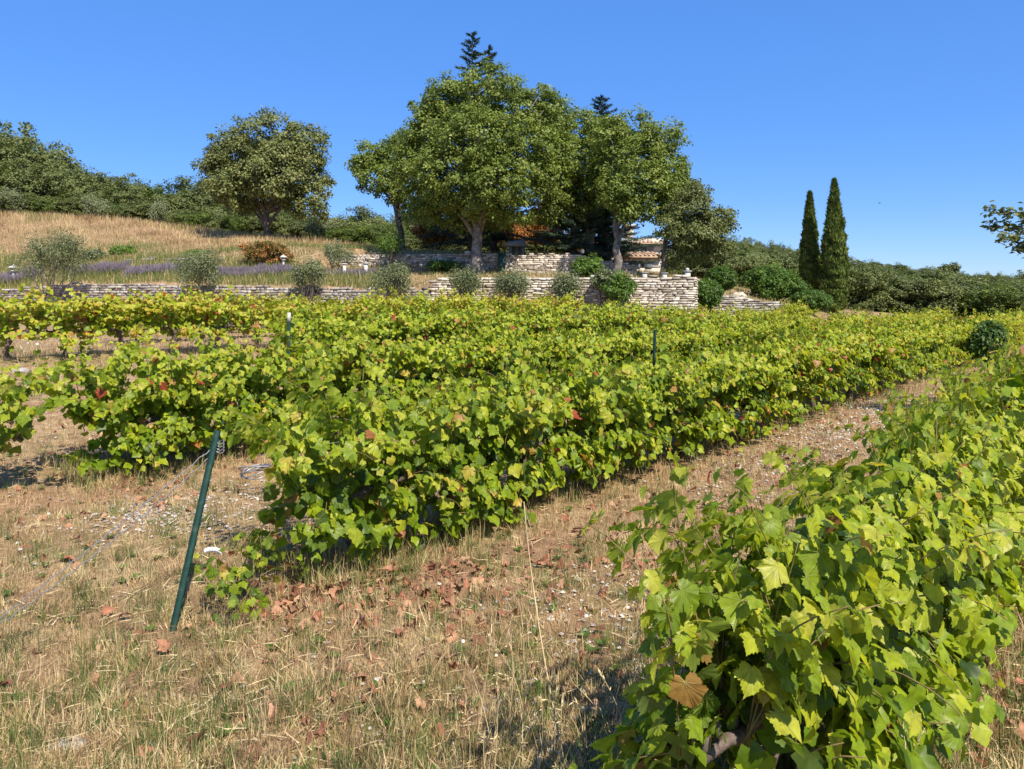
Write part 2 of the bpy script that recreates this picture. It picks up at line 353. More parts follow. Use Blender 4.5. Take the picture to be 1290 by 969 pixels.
def gen_vine(ns=26, hgt=.86, hw=.55, spread=1.0, ybias=0., low=5, brown=.03, keep=1.0, zc=.55, dens=.038, skirt=9, lowlen=1.0):
    P = []; N = []; T = []; S = []; K = []; canes = []
    for s in range(ns + low + skirt):
        isl = s >= ns; isk = s >= ns + low
        side = rnd.choice((-1, 1))
        p = np.array((rnd.uniform(-hw, hw), side * rnd.uniform(.0, .08), zc + rnd.uniform(-.06, .1)))
        if isk:
            p = np.array((rnd.uniform(-hw, hw), side * rnd.uniform(.05, .25), rnd.uniform(.12, .5))); d = np.array((rnd.gauss(0, .6), side * rnd.uniform(.3, 1.0), rnd.uniform(.1, .9))); L = rnd.uniform(.25, .5) * lowlen
        elif isl: d = np.array((rnd.gauss(0, .5), side * rnd.uniform(.5, 1.0), rnd.uniform(-.3, .35))); L = rnd.uniform(.45, .85) * lowlen
        else: d = np.array((rnd.gauss(0, .28), side * abs(rnd.gauss(.1, .38)) * spread, 1.0)); L = rnd.uniform(.7, 1.15) * hgt
        d /= np.linalg.norm(d); g = rnd.uniform(.015, .10) * (2 if isl else 1)
        n = int(L / dens); pts = [p.copy()]; sgn = 1
        for k in range(n):
            d = d + np.array((rnd.gauss(0, .06), rnd.gauss(0, .06) + side * .012, -g * (k / n) * 1.6)); d /= np.linalg.norm(d)
            p = p + d * dens
            if p[2] < .07: break
            pts.append(p.copy()); sgn = -sgn; fr = k / n
            for rep in range(1 + (rnd.random() < .45)):
                if k < 2 and rnd.random() < .5: continue
                if rnd.random() > keep: continue
                sidev = np.cross(d, (0, 0, 1)) * sgn + np.array((rnd.gauss(0, .5), rnd.gauss(0, .5), rnd.gauss(.1, .4)))
                sidev /= np.linalg.norm(sidev) + 1e-6
                q = p + sidev * rnd.uniform(.04, .11)
                if q[2] < .05: continue
                outy = np.sign(q[1]) if abs(q[1]) > .05 else rnd.choice((-1, 1))
                nn = np.array((rnd.gauss(0, .42), outy * (.55 + .3 * rnd.random()) + rnd.gauss(0, .3), .62 + rnd.gauss(0, .35)))
                tt = sidev * .6 + np.array((0, outy * .35, -.75)) + np.array([rnd.gauss(0, .35) for _ in range(3)])
                sz = (rnd.uniform(.06, .118) if fr < .8 else rnd.uniform(.035, .07)) * (1 if not rep else .75)
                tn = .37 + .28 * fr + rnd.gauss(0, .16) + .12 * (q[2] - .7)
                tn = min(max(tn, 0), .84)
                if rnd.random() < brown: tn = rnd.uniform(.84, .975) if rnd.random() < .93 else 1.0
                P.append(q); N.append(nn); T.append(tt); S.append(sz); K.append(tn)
        canes.append(np.array(pts))
    return [np.array(a) for a in (P, N, T, S, K)] + [canes]
def vine_wood(low=False, seed=0):
    q = random.Random(seed); tr = MB(); h = .55
    pts = [(0, 0, -.08)]
    for i in range(1, 7): pts.append((q.gauss(0, .022), q.gauss(0, .022), h * i / 6))
    tr.tube(pts, [.058, .048, .042, .04, .045, .05, .045], 7)
    for s in (-1, 1):
        p = [(0, 0, h - .05)]
        for i in range(1, 6): p.append((s * i * .1 + q.gauss(0, .01), q.gauss(0, .02), h + .02 + q.gauss(0, .02)))
        tr.tube(p, [.04, .034, .03, .027, .022, .014], 6)
        for i in range(5):
            x = s * (.08 + i * .1); tr.tube([(x, 0, h), (x + q.gauss(0, .01), q.gauss(0, .02), h + .09)], [.017, .010], 5)
    return tr
def canes_mb(canes, step=3):
    mb = MB()
    for c in canes[::1]:
        if len(c) < 4: continue
        c = c[::step] if len(c) > 6 else c
        if len(c) < 3: continue
        mb.tube(c, np.linspace(.0055, .0022, len(c)), 3)
    return mb
ROT = math.atan2(DV[1], DV[0])
NVAR = 6
TM2 = [leaf_tmpl(2, 40 + i) for i in range(6)]; TM1 = [leaf_tmpl(1, 60 + i) for i in range(6)]; TM0 = [leaf_tmpl(0, 80 + i) for i in range(4)]
def foliage_mesh(name, tm, P, N, T, S, K):
    mb = MB(); idx = R.integers(0, len(tm), len(P))
    for k, (tv, tf) in enumerate(tm):
        s = idx == k
        if s.sum() == 0: continue
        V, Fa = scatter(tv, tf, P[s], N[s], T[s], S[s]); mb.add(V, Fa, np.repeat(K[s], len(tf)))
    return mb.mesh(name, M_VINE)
# single leaf meshes shared by all leaves built as parts
TB = [0.05, .16, .26, .34, .42, .5, .58, .66, .75, .84, .90, .95, .975, 1.0]
LEAFM = [[mesh('leaf', TM2[k][0], TM2[k][1], M_VINEH, tb) for tb in TB] for k in range(6)]
def vine_hero(name, x, y, label, group, view, **kw):
    """vine with its visible leaves as single parts; view = local direction the leaves show in"""
    z = zg1(x, y); e = empty(name, (x, y, z), label, 'grapevine', group, ROT + rnd.uniform(-.05, .05) + (math.pi if rnd.random() < .5 else 0))
    P, N, T, S, K, canes = gen_vine(**kw)
    vine_wood(seed=rnd.randint(0, 999)).obj('trunk', M_VBARK, e, smooth=True)
    tag(canes_mb(canes, 2).obj('canes', M_CANE, e), kind='stuff')
    a = -e.rotation_euler[2]; cv = np.array((-x, -y)) / math.hypot(x, y)
    lv = np.array((cv[0] * math.cos(a) - cv[1] * math.sin(a), cv[0] * math.sin(a) + cv[1] * math.cos(a)))
    score = P[:, 0] * lv[0] * .5 + P[:, 1] * lv[1] + P[:, 2] * .5 + S * 2
    order = np.argsort(-score); sing = order[:290]; rest = order[290:]
    Nn = norm(N); Tn = norm(T - (T * Nn).sum(1)[:, None] * Nn); Sx = np.cross(Tn, Nn)
    for i in sing:
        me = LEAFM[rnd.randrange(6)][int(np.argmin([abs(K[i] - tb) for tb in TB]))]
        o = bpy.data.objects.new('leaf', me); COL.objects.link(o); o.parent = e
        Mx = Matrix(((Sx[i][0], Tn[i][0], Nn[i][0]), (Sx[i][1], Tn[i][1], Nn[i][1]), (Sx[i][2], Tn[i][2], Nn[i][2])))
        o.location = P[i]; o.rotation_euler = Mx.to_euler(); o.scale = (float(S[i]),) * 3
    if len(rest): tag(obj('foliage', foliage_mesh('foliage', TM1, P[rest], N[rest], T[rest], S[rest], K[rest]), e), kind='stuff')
    return e
def vine_proto(lod, **kw):
    P, N, T, S, K, canes = gen_vine(**kw)
    return (foliage_mesh('foliage', (TM1, TM0)[lod], P, N, T, S, K), canes_mb(canes, 3).mesh('canes', M_CANE))
WOODS = [vine_wood(seed=s).mesh('trunk', M_VBARK, True) for s in range(4)]
MID = [vine_proto(0, ns=rnd.randint(23, 28), brown=.09, low=8, hgt=.96, skirt=18) for _ in range(8)]
FAR = [vine_proto(1, ns=rnd.randint(22, 27), brown=.15, low=5, hgt=.9, skirt=10) for _ in range(6)]
YEL = []
for _ in range(5):
    P, N, T, S, K, canes = gen_vine(ns=21, brown=.2, low=5, hgt=.98, skirt=2)
    K = np.where(K < .84, np.clip(K + .17, 0, .9), K)
    YEL.append((foliage_mesh('foliage', TM1, P, N, T, S, K), canes_mb(canes, 3).mesh('canes', M_CANE)))
def place_vine(x, y, label, group, protos, s=1.0):
    e = empty('grapevine', (x, y, zg1(x, y)), label, 'grapevine', group, ROT + rnd.uniform(-.12, .12) + (math.pi if rnd.random() < .5 else 0))
    f, c = rnd.choice(protos); sc = rnd.uniform(.92, 1.1) * s
    e.scale = (1.08, 1.0, sc)
    obj('trunk', rnd.choice(WOODS), e); tag(obj('canes', c, e), kind='stuff'); tag(obj('foliage', f, e), kind='stuff')
    return e
ORD = []
ORD += ['first', 'second', 'third', 'fourth', 'fifth', 'sixth', 'seventh', 'eighth', 'ninth', 'tenth', 'eleventh', 'twelfth', 'thirteenth', 'fourteenth', 'fifteenth', 'sixteenth', 'seventeenth', 'eighteenth', 'nineteenth', 'twentieth']
# row 0: leafy foreground row at the right
G = 'grapevines in the foreground row at the right'
for i in range(11):
    p = rowpt((-1.08 if i == 0 else -1.02) + rnd.uniform(-.03, .03), 2.66 + i * .97)
    if i < 6:
        lab = 'large leafy grapevine nearest the camera, at the end of the right row' if i == 0 else ORD[i] + ' grapevine from the near end of the foreground row at the right'
        vine_hero('grapevine', p[0], p[1], lab, G, None, ns=30, low=(16 if i == 0 else 10), hgt=(.86, .84, .86, .86, .9, .9)[i], spread=(.75 if i == 0 else .95), skirt=(60 if i == 0 else 34), lowlen=(.58 if i == 0 else .7), zc=.52, brown=.025)
    else: place_vine(p[0], p[1], ORD[i] + ' grapevine from the near end of the foreground row at the right', G, MID)
# row 1
G = 'grapevines in the middle row beyond the path'
hh = (1.08, .90, 1.0, .96, 1.05, 1.0)
for i in range(43):
    t = 3.56 + i * 1.0; p = rowpt(-4.6 + rnd.uniform(-.06, .06), t)
    if i < 6: vine_hero('grapevine', p[0], p[1], ('bushy grapevine at the near end of the middle row, beside the leaning post' if i == 0 else ORD[i] + ' grapevine from the near end of the middle row behind the red fallen leaves'),
                        G, None, ns=25, low=10, hgt=hh[i], brown=.06, spread=(.75 if i == 0 else 1.0), skirt=(44 if i == 0 else 34), lowlen=(.55 if i == 0 else .72), zc=.52)
    elif i < 20: place_vine(p[0], p[1], ORD[i] + ' grapevine from the near end of the middle row beside the path', G, MID, 1.02)
    else: place_vine(p[0], p[1], 'small looking grapevine in the far stretch of the middle row', G, MID if i < 22 else FAR)
# row 2
G = 'grapevines in the row behind the leaning post'
p = rowpt(-8.5, 2.0); vine_hero('grapevine', p[0], p[1], 'grapevine cut off by the left edge of the picture', G, None, ns=18, low=6, hgt=.9)
for i in range(42):
    t = 3.75 + i * 1.02; p = rowpt(-8.8 + rnd.uniform(-.08, .08), t)
    if i < 4: vine_hero('grapevine', p[0], p[1], ('grapevine with dark trunk at the left end of the row behind the leaning post' if i == 0 else ORD[i] + ' grapevine from the left end of the row behind the leaning post'),
                        G, None, ns=30, low=8, brown=.07, skirt=20, hgt=1.05)
    elif i < 20: place_vine(p[0], p[1], ORD[i] + ' grapevine from the left in the row behind the leaning post', G, MID)
    else: place_vine(p[0], p[1], 'grapevine in the far stretch of the second row back', G, FAR)
# rows 3 to 6
for (n, t0, t1, pr, lab, G) in ((-12.6, 8.6, 35, MID, 'green and yellowing grapevine in the third row back', 'grapevines in the third row back'),
                               (-16.6, 4.6, 22.9, YEL, 'yellowish grapevine with bare dark trunk in the fourth row back', 'yellowing grapevines in the fourth row back'),
                               (-20.3, 8.6, 18.5, YEL, 'yellow green grapevine in the back row below the stone wall', 'grapevines in the back row below the stone wall'),
                               (-23.6, 12.0, 15.6, YEL, 'yellow green grapevine at the short last row against the stone wall', 'grapevines in the short last row')):
    t = t0; i = -1
    while t < t1:
        i += 1
        p = rowpt(n + rnd.uniform(-.1, .1), t)
        place_vine(p[0], p[1], (ORD[i] + ' from the left, ' + lab) if i < 20 else lab + ', far to the right', G, pr if t < 24 else FAR, (1.0, .96, .84, .84)[(-12.6, -16.6, -20.3, -23.6).index(n)]); t += 1.05
# young vine beside the leaning post
px, py = X(306, 4.82), 4.82
P, N, T, S, K, canes = gen_vine(ns=10, low=4, hgt=.40, hw=.10, skirt=2, lowlen=.6, zc=.12, brown=.16, spread=1.3, dens=.05)
e = empty('young_grapevine', (px, py, zg1(px, py)), 'knee high young grapevine with red leaves right of the leaning green post', 'grapevine')
mb = MB(); mb.tube([(0, 0, -.05), (.01, 0, .1), (-.01, .01, .2)], [.014, .012, .009], 6); mb.obj('trunk', M_VBARK, e)
tag(canes_mb(canes, 2).obj('canes', M_CANE, e), kind='stuff')
for i in range(len(P)):
    Nn = norm(N[i]); Tn = norm(T[i] - (T[i] * Nn).sum() * Nn); Sx = np.cross(Tn, Nn)
    o = bpy.data.objects.new('leaf', LEAFM[rnd.randrange(6)][int(np.argmin([abs(K[i] - tb) for tb in TB]))]); COL.objects.link(o); o.parent = e
    o.location = P[i]; o.scale = (float(S[i]) * .66,) * 3
    o.rotation_euler = Matrix(((Sx[0], Tn[0], Nn[0]), (Sx[1], Tn[1], Nn[1]), (Sx[2], Tn[2], Nn[2]))).to_euler()

# ------------------------------------------------------------ posts and wires
def steel_post(x, y, top, tipx, tipy, label, white=False, w=.018):
    """folded steel trellis post (open C section) with wire hooks"""
    z0 = zg1(x, y); e = empty('trellis_post', (x, y, z0), label, 'post', 'green steel trellis posts')
    b = MB(); L = top
    sec = [(-w, -w * .6), (-w, w * .6), (w, w * .6), (w, -w * .6), (w * .72, -w * .6), (w * .72, w * .3), (-w * .72, w * .3), (-w * .72, -w * .6)]
    k = len(sec); V = [(sx, sy, z) for z in (-.25, L) for sx, sy in sec]
    b.add(V, [(i, (i + 1) % k, k + (i + 1) % k, k + i) for i in range(k)])
    b.add(V, [(k + 0, k + 1, k + 6, k + 7), (k + 1, k + 2, k + 5, k + 6), (k + 2, k + 3, k + 4, k + 5)])
    body = b.obj('post_body', M_GREEN, e)
    h = MB()
    for i in range(int(L / .12)): h.box(-w * 1.25, -w * 1.02, -w * .45, -w * .1, .15 + i * .12, .15 + i * .12 + .05)
    hk = tag(h.obj('wire_hooks', M_GREEN, e), kind='stuff')
    if white:
        c = MB(); c.box(-w * 1.1, w * 1.1, -w * .75, w * .75, L - .16, L + .012); c.obj('white_cap', M_WHITE, e)
    v = Vector((tipx - x, tipy - y, L)); e.rotation_euler = v.to_track_quat('Z', 'Y').to_euler(); e.rotation_euler.rotate_axis('Z', .4)
    return e, z0
xb, yb = X(217, 4.55), 4.55
zt = Zp(543, 4.85); tx, ty = X(276, 4.85), 4.85
Lp = math.sqrt((tx - xb) ** 2 + (ty - yb) ** 2 + (zt - zg1(xb, yb)) ** 2)
e, z0 = steel_post(xb, yb, Lp, xb + (tx - xb), yb + (ty - yb), 'leaning dark green steel post at the left foreground with wires tied on')
xq, yq = X(820, 9.2), 9.2; steel_post(xq, yq, 1.60 , xq + .05, yq, 'green steel post sticking up above the middle row of vines')
xq, yq = X(364, 13.9), 13.9; steel_post(xq, yq, 1.30, xq, yq, 'white topped green post at the left end of the third row', True, .026)
# guy wires from leaning post to an anchor left
anchor = np.array((X(-95, 4.1), 4.1, zg1(X(-95, 4.1), 4.1) - .03))
e = empty('guy_wire', tuple(anchor), 'twisted grey guy wires running from the leaning green post down to the left', 'wire')
top = np.array((tx, ty, zt - .07)) 
for k, dz in enumerate((0, -.045)):
    mb = MB(); s = np.linspace(0, 1, 40)[:, None]; Pw = (top + (0, 0, dz) - anchor) * s
    Pw += np.array((0, 0, -1)) * (4 * s * (1 - s)) * (.03 + .035 * k)
    ph = s[:, 0] * 95 + k * 3.14; Pw[:, 0] += .006 * np.sin(ph); Pw[:, 2] += .006 * np.cos(ph)
    mb.tube(Pw, .0035, 5); mb.obj('wire_strand', M_WIRE, e)
mb = MB()
for k in range(4):
    a = np.linspace(0, 2 * np.pi, 14); cc = top + (0, 0, -.02 * k) - anchor
    mb.tube(np.stack([cc[0] + .03 * np.cos(a), cc[1] + .03 * np.sin(a), cc[2] + .01 * np.sin(a * 2)], 1), .003, 4)
mb.obj('wire_wrap', M_WIRE, e)
# guy wire / stay of the foreground row
p0 = np.array((X(838, 2.9), 2.9, Zp(985, 2.9))); p0[2] = zg1(p0[0], p0[1]); 
a0 = np.array((X(830, 2.72), 2.72, 0)); a0[2] = zg1(a0[0], a0[1]) - .05
b0 = np.array((X(890, 2.55), 2.55, Zp(872, 2.55)))
e = empty('guy_wire', tuple(a0), 'thick grey stay wire coming out of the nearest vine at the bottom', 'wire')
s = np.linspace(0, 1, 24)[:, None]; 
for k in range(2):
    mb = MB(); Pw = (b0 - a0) * s * (1.0) + 0
    ph = s[:, 0] * 50 + k * 3.14; Pw[:, 0] += .004 * np.sin(ph); Pw[:, 1] += .004 * np.cos(ph)
    mb.tube(Pw, .0042, 6); mb.obj('wire_strand', M_WIRE, e)
ext = b0 + np.array((.28, .45, .15)); mb = MB(); mb.tube([b0 - a0, ext - a0], .0035, 5); mb.obj('wire_end', M_WIRE, e)
# trellis wires along the rows
for n, t0, t1, lab in ((-4.6, 2.75, 40, 'thin trellis wires strung through the middle row'), (-8.8, 3.2, 40, 'thin trellis wires strung through the row behind the leaning post'),
                       (-16.6, 4.4, 22, 'thin trellis wires strung through the fourth row back'), (-1.12, 2.4, 13, 'thin trellis wires strung through the foreground row')):
    a = rowpt(n, t0); e = empty('trellis_wire', (a[0], a[1], zg1(a[0], a[1])), lab, 'wire', 'trellis wires')
    for hz in (.58, .95):
        ts = np.arange(t0, t1, 1.5); pts = []
        for t in ts:
            p = rowpt(n, t); pts.append((p[0] - a[0], p[1] - a[1], zg1(p[0], p[1]) - zg1(a[0], a[1]) + hz))
        mb = MB(); mb.tube(pts, .0018, 3); mb.obj('wire_strand', M_WIRE, e)
# white plastic ring clip and coil of black hose
cx_, cy_ = X(268, 5.05), 5.05
e = empty('plastic_tag', (cx_, cy_, Zp(700, 5.05)), 'small curved white plastic tag hanging right of the leaning green post', 'tag')
mb = MB(); a = np.linspace(.15, 2.6, 12); rad = .062
V = [(rad * math.cos(q), -.012 + .02 * (k // 2) * 0 + (k % 2) * .004, rad * .45 * math.sin(q) + (k // 2) * .032) for q in a for k in range(4)]
fs = []
for i in range(len(a) - 1):
    b_ = i * 4; fs += [(b_, b_ + 4, b_ + 6, b_ + 2), (b_ + 1, b_ + 3, b_ + 7, b_ + 5), (b_, b_ + 1, b_ + 5, b_ + 4), (b_ + 2, b_ + 6, b_ + 7, b_ + 3)]
mb.add(V, fs); mb.obj('tag_body', M_PLAST, e)
mb = MB(); mb.tube([(rad * .9, 0, .02), (rad * 1.6, .02, .08), (rad * 2.2, .05, .04)], .0025, 4); mb.obj('tie', M_BLACKP, e)
hx, hy = X(322, 7.6), 7.6; mb = MB()
for k in range(4):
    a = np.linspace(0, 2 * np.pi, 20); r_ = .13 + .012 * k
    mb.tube(np.stack([r_ * np.cos(a), r_ * .8 * np.sin(a), .3 + .05 * np.sin(a + k) + .012 * k], 1), .008, 5)
o = mb.obj('drip_hose', M_WIRE, loc=(hx, hy, zg1(hx, hy) - .05)); tag(o, 'coiled grey drip hose hanging low at the vines behind the leaning post', 'hose')

# ------------------------------------------------------------ ground cover
def blades(n, pts, hmin, hmax, wd, lean, tint, name, label, cat, mt=None, par=None):
    x, y = pts; n = len(x); z = zg(x, y)
    h = R.uniform(hmin, hmax, n) if np.isscalar(hmin) else hmin
    az = R.uniform(0, 2 * np.pi, n); ln = np.minimum(np.abs(R.normal(0, lean, n)), 1.52)
    dx = np.cos(az) * np.sin(ln); dy = np.sin(az) * np.sin(ln); dz = np.cos(ln)
    fa = R.uniform(0, 2 * np.pi, n); wx = np.cos(fa) * wd / 2; wy = np.sin(fa) * wd / 2
    B = np.stack([x, y, z - .01], 1); W = np.stack([wx, wy, 0 * wx], 1); D = np.stack([dx, dy, dz], 1)
    Mid = B + D * h[:, None] * .55; D2 = norm(D + np.stack([dx, dy, -.35 * np.ones(n)], 1) * R.uniform(0, .9, n)[:, None])
    Tip = Mid + D2 * h[:, None] * .5
    V = np.stack([B - W, B + W, Mid + W * .7, Mid - W * .7, Tip], 1).reshape(-1, 3)
    b = np.arange(n) * 5
    Fa = np.stack([np.stack([b, b + 1, b + 2], 1), np.stack([b, b + 2, b + 3], 1), np.stack([b + 3, b + 2, b + 4], 1)], 1).reshape(-1, 3)
    o = obj(name, mesh(name, V, Fa, mt or M_GRASS, np.repeat(tint, 3)), par)
    return tag(o, label, cat, kind='stuff')
def pick(n, ulo=-120, uhi=1400, ylo=405, yhi=1150, dmax=26):
    u = R.uniform(ulo, uhi, n); yv = R.uniform(ylo, yhi, n); d = H * F / (yv - HY)
    return X(u, d), d
# mown thatch lying flat + short stubble
x, y = pick(380000, ylo=440)
fn = field_noise(x, y, 1.6, 1.3) + R.normal(0, .35, len(x)); g2 = field_noise(x, y, 3.1, 4.) + .6 * field_noise(x, y, 7.3, 2.)
keep = R.random(len(x)) < np.clip(.75 - .45 * g2, .12, 1); x, y, fn, g2 = x[keep], y[keep], fn[keep], g2[keep]
tn = np.where(fn > .62, R.uniform(.72, 1, len(x)), np.clip(R.uniform(.05, .69, len(x)) - .16 * g2, .03, .69))
sc = np.clip(y / 6, .8, 3)
blades(0, (x, y), R.uniform(.03, .11, len(x)) * sc ** .6, 0, .0036 * sc, R.choice((.45, 1.15, 1.5), len(x), p=(.2, .4, .4)), tn, 'dry_grass', 'short mown straw coloured grass covering the vineyard ground', 'grass')
# upright tufts
nt_ = 4200; x0, y0 = pick(nt_, ylo=470); k = 26
tw = R.random(nt_) ; x = np.repeat(x0, k) + R.normal(0, .035, nt_ * k); y = np.repeat(y0, k) + R.normal(0, .035, nt_ * k)
tt = np.repeat(np.where(tw < .5, R.uniform(.74, 1, nt_), R.uniform(.25, .69, nt_)), k) + R.normal(0, .04, nt_ * k)
blades(0, (x, y), R.uniform(.05, .17, nt_ * k) * np.repeat(R.uniform(.6, 1.2, nt_), k), 0, .0042, .5, np.clip(tt, 0, 1), 'grass_tufts', 'green and straw grass tufts standing up between the rows', 'grass')
# weeds along the foot of the rows
x = []; y = []
for n, t0, t1 in ((-4.6, 3, 30), (-8.8, 3, 25), (-1.1, 2.3, 12), (-16.6, 4, 22)):
    m_ = 9000 if n != -16.6 else 3000; t = t0 + (t1 - t0) * R.random(m_) ** 1.7; o_ = n + R.normal(0, .38, m_)
    x.append(DV[0] * t + NV[0] * o_); y.append(DV[1] * t + NV[1] * o_)
x = np.concatenate(x); y = np.concatenate(y)
blades(0, (x, y), R.uniform(.06, .26, len(x)), 0, .006, .55, np.where(R.random(len(x)) < .55, R.uniform(.7, 1, len(x)), R.uniform(.1, .6, len(x))), 'row_weeds', 'weeds and grass growing along the foot of the vine rows', 'weeds')
# bank grass
u = R.uniform(-150, 470, 60000); d = R.uniform(37, 66, 60000); x = X(u, d)
fn = field_noise(x, d, .55, 2.) + R.normal(0, .4, len(x)); low_ = sstep(50, 42, d)
g2 = field_noise(x, d, .8, 5.)
tn = np.where(fn + low_ * 1.1 > .75, R.uniform(.72, .92, len(x)), np.clip(R.uniform(.1, .6, len(x)) - .18 * g2, .03, .66))
blades(0, (x, d), R.uniform(.12, .42, len(x)) + .2 * (np.abs(d - np.interp(u, (0, 200, 430), (58, 56, 50))) < 2.5), 0, .022, .45, tn, 'bank_grass', 'tall dry straw grass on the hillside bank at the left', 'grass')
u = R.uniform(-120, 480, 22000); d = np.interp(u, WU, WD) + .5 + 5.5 * R.random(22000); x = X(u, d)
blades(0, (x, d), R.uniform(.2, .5, len(x)), 0, .02, .3, np.where(R.random(len(x)) < .75, R.uniform(.72, .9, len(x)), R.uniform(.15, .69, len(x))), 'terrace_grass', 'green grass strip in front of the lavender on the lower terrace', 'grass')
u = R.uniform(430, 880, 22000); d = R.uniform(31, 50, 22000); x = X(u, d)
tn = np.where(R.random(len(x)) < .5, R.uniform(.72, .92, len(x)), R.uniform(.15, .69, len(x)))
blades(0, (x, d), R.uniform(.08, .26, len(x)), 0, .02, .5, tn, 'terrace_grass', 'patchy dry grass on the terraces under the big oaks', 'grass')
u = R.uniform(880, 1100, 9000); d = R.uniform(34, 56, 9000); x = X(u, d)
tn = np.where(R.random(len(x)) < .6, R.uniform(.72, .92, len(x)), R.uniform(.15, .69, len(x)))
blades(0, (x, d), R.uniform(.08, .3, len(x)), 0, .025, .5, tn, 'slope_grass', 'patchy grass beside the low wall near the cypresses', 'grass')
x, y = pick(9000, ylo=470); n = len(x); z = zg(x, y) + R.uniform(.01, .04, n); a = R.uniform(0, 6.28, n); L = R.uniform(.03, .13, n)
D = np.stack([np.cos(a) * L, np.sin(a) * L, R.normal(0, .012, n)], 1); Wd = np.stack([-np.sin(a), np.cos(a), 0 * a], 1) * R.uniform(.0015, .004, (n, 1)); B = np.stack([x, y, z], 1)
V = np.stack([B - Wd, B + Wd, B + D + Wd * .6, B + D - Wd * .6, B + D * .5 + (0, 0, .004)], 1).reshape(-1, 3); b = np.arange(n) * 5
Fa = np.stack([np.stack([b, b + 3, b + 4], 1), np.stack([b + 3, b + 2, b + 4], 1), np.stack([b + 2, b + 1, b + 4], 1), np.stack([b + 1, b, b + 4], 1)], 1).reshape(-1, 3)
tag(obj('straw_litter', mesh('straw_litter', V, Fa, M_GRASS, np.repeat(R.choice((.05, .12, .45, .6, .68), n), 4))), 'broken straw and twig bits lying over the dry grass', 'straw', kind='stuff')
# low leafy weeds
nw = 420; x, y = pick(nw, ylo=520); P = []; N = []; T = []
for i in range(nw):
    k = rnd.randint(5, 9)
    for j in range(k):
        a = j * 2 * math.pi / k + rnd.random(); P.append((x[i], y[i], 0)); N.append((-math.cos(a) * .5, -math.sin(a) * .5, 1)); T.append((math.cos(a), math.sin(a), .35))
P = np.array(P); P[:, 2] = zg(P[:, 0], P[:, 1]) + .01
V, Fa = scatter(np.array([(0, 0, 0), (-.25, .45, .03), (0, 1, -.05), (.25, .45, .03)]), np.array([(0, 2, 1), (0, 3, 2)]), P, np.array(N), np.array(T), R.uniform(.025, .07, len(P)))
tag(obj('rosette_weeds', mesh('rosette_weeds', V, Fa, M_BUSH, R.uniform(0, .6, len(Fa)))), 'tiny flat green weeds scattered over the dry grass', 'weeds', kind='stuff')
# fallen vine leaves
def litter(n, spots, name, label):
    xs = []; ys = []
    for (u, yy, su, sy, wgt) in spots:
        m_ = int(n * wgt); uu = R.normal(u, su, m_); y2 = np.clip(R.normal(yy, sy, m_), 430, 1200); dd = H * F / (y2 - HY); xs.append(X(uu, dd)); ys.append(dd)
    x = np.concatenate(xs); y = np.concatenate(ys); z = zg(x, y) + R.uniform(.008, .05, len(x)); P = np.stack([x, y, z], 1)
    N = np.array((0, 0, 1.)) + R.normal(0, .5, (len(x), 3)); T = R.normal(size=(len(x), 3)); mb = MB()
    idx = R.integers(0, 6, len(x)); S = np.stack([R.uniform(.025, .07, len(x))] * 2 + [R.uniform(.1, .25, len(x))], 1)
    for k in range(6):
        s = idx == k; V, Fa = scatter(TM1[k][0], TM1[k][1], P[s], N[s], T[s], S[s]); mb.add(V, Fa, np.repeat(R.random(s.sum()), len(TM1[k][1])))
    tag(mb.obj(name, M_LITTER), label, 'leaves', kind='stuff')
litter(900, [(430, 760, 40, 22, .08), (560, 730, 45, 15, .08), (555, 770, 30, 16, .05), (690, 720, 45, 25, .06), (340, 770, 22, 12, .04), (180, 620, 45, 18, .06),
              (900, 630, 90, 30, .16), (1000, 575, 70, 22, .14), (1090, 530, 50, 15, .1), (800, 690, 70, 25, .08), (1240, 920, 50, 30, .10), (1200, 870, 50, 25, .04), (600, 800, 200, 60, .16), (850, 700, 120, 60, .05), (260, 600, 60, 15, .04), (300, 870, 250, 60, .10), (80, 650, 80, 60, .05)],
       'fallen_leaves', 'russet fallen vine leaves lying on the dry grass')
# pebbles
def pebbles(n, spots, name, label, smin=.005, smax=.022):
    xs = []; ys = []
    for (u, yy, su, sy, wgt) in spots:
        m_ = int(n * wgt); uu = R.normal(u, su, m_); y2 = np.clip(R.normal(yy, sy, m_), 420, 1200); dd = H * F / (y2 - HY); xs.append(X(uu, dd)); ys.append(dd)
    x = np.concatenate(xs); y = np.concatenate(ys); z = zg(x, y) + .012
    tv = np.array([(1, 0, 0), (.3, .9, .1), (-.8, .6, 0), (-.7, -.6, .1), (.4, -.9, 0), (.3, .3, .6), (-.3, -.1, .65)], float)
    tf = np.array([(0, 1, 5), (1, 2, 6), (1, 6, 5), (2, 3, 6), (3, 4, 6), (4, 5, 6), (4, 0, 5)])
    S = np.exp(R.uniform(math.log(smin), math.log(smax), len(x))) * np.clip(y / 9, 1, 2)
    V, Fa = scatter(tv[:, [0, 1, 2]], tf, np.stack([x, y, z], 1), np.array((0, 0, 1.)) + R.normal(0, .25, (len(x), 3)), R.normal(size=(len(x), 3)), S)
    tag(obj(name, mesh(name, V, Fa, M_PEB, np.repeat(R.random(len(x)), len(tf)))), label, 'pebbles', kind='stuff')
pebbles(4200, [(200, 655, 45, 13, .12), (300, 630, 55, 22, .12), (960, 590, 60, 18, .16), (1060, 550, 55, 14, .2), (1110, 515, 30, 10, .12), (640, 860, 260, 70, .07), (60, 600, 60, 60, .05), (740, 760, 60, 30, .06), (100, 470, 60, 12, .05)],
        'white_pebbles', 'pale limestone pebbles scattered along the tracks')
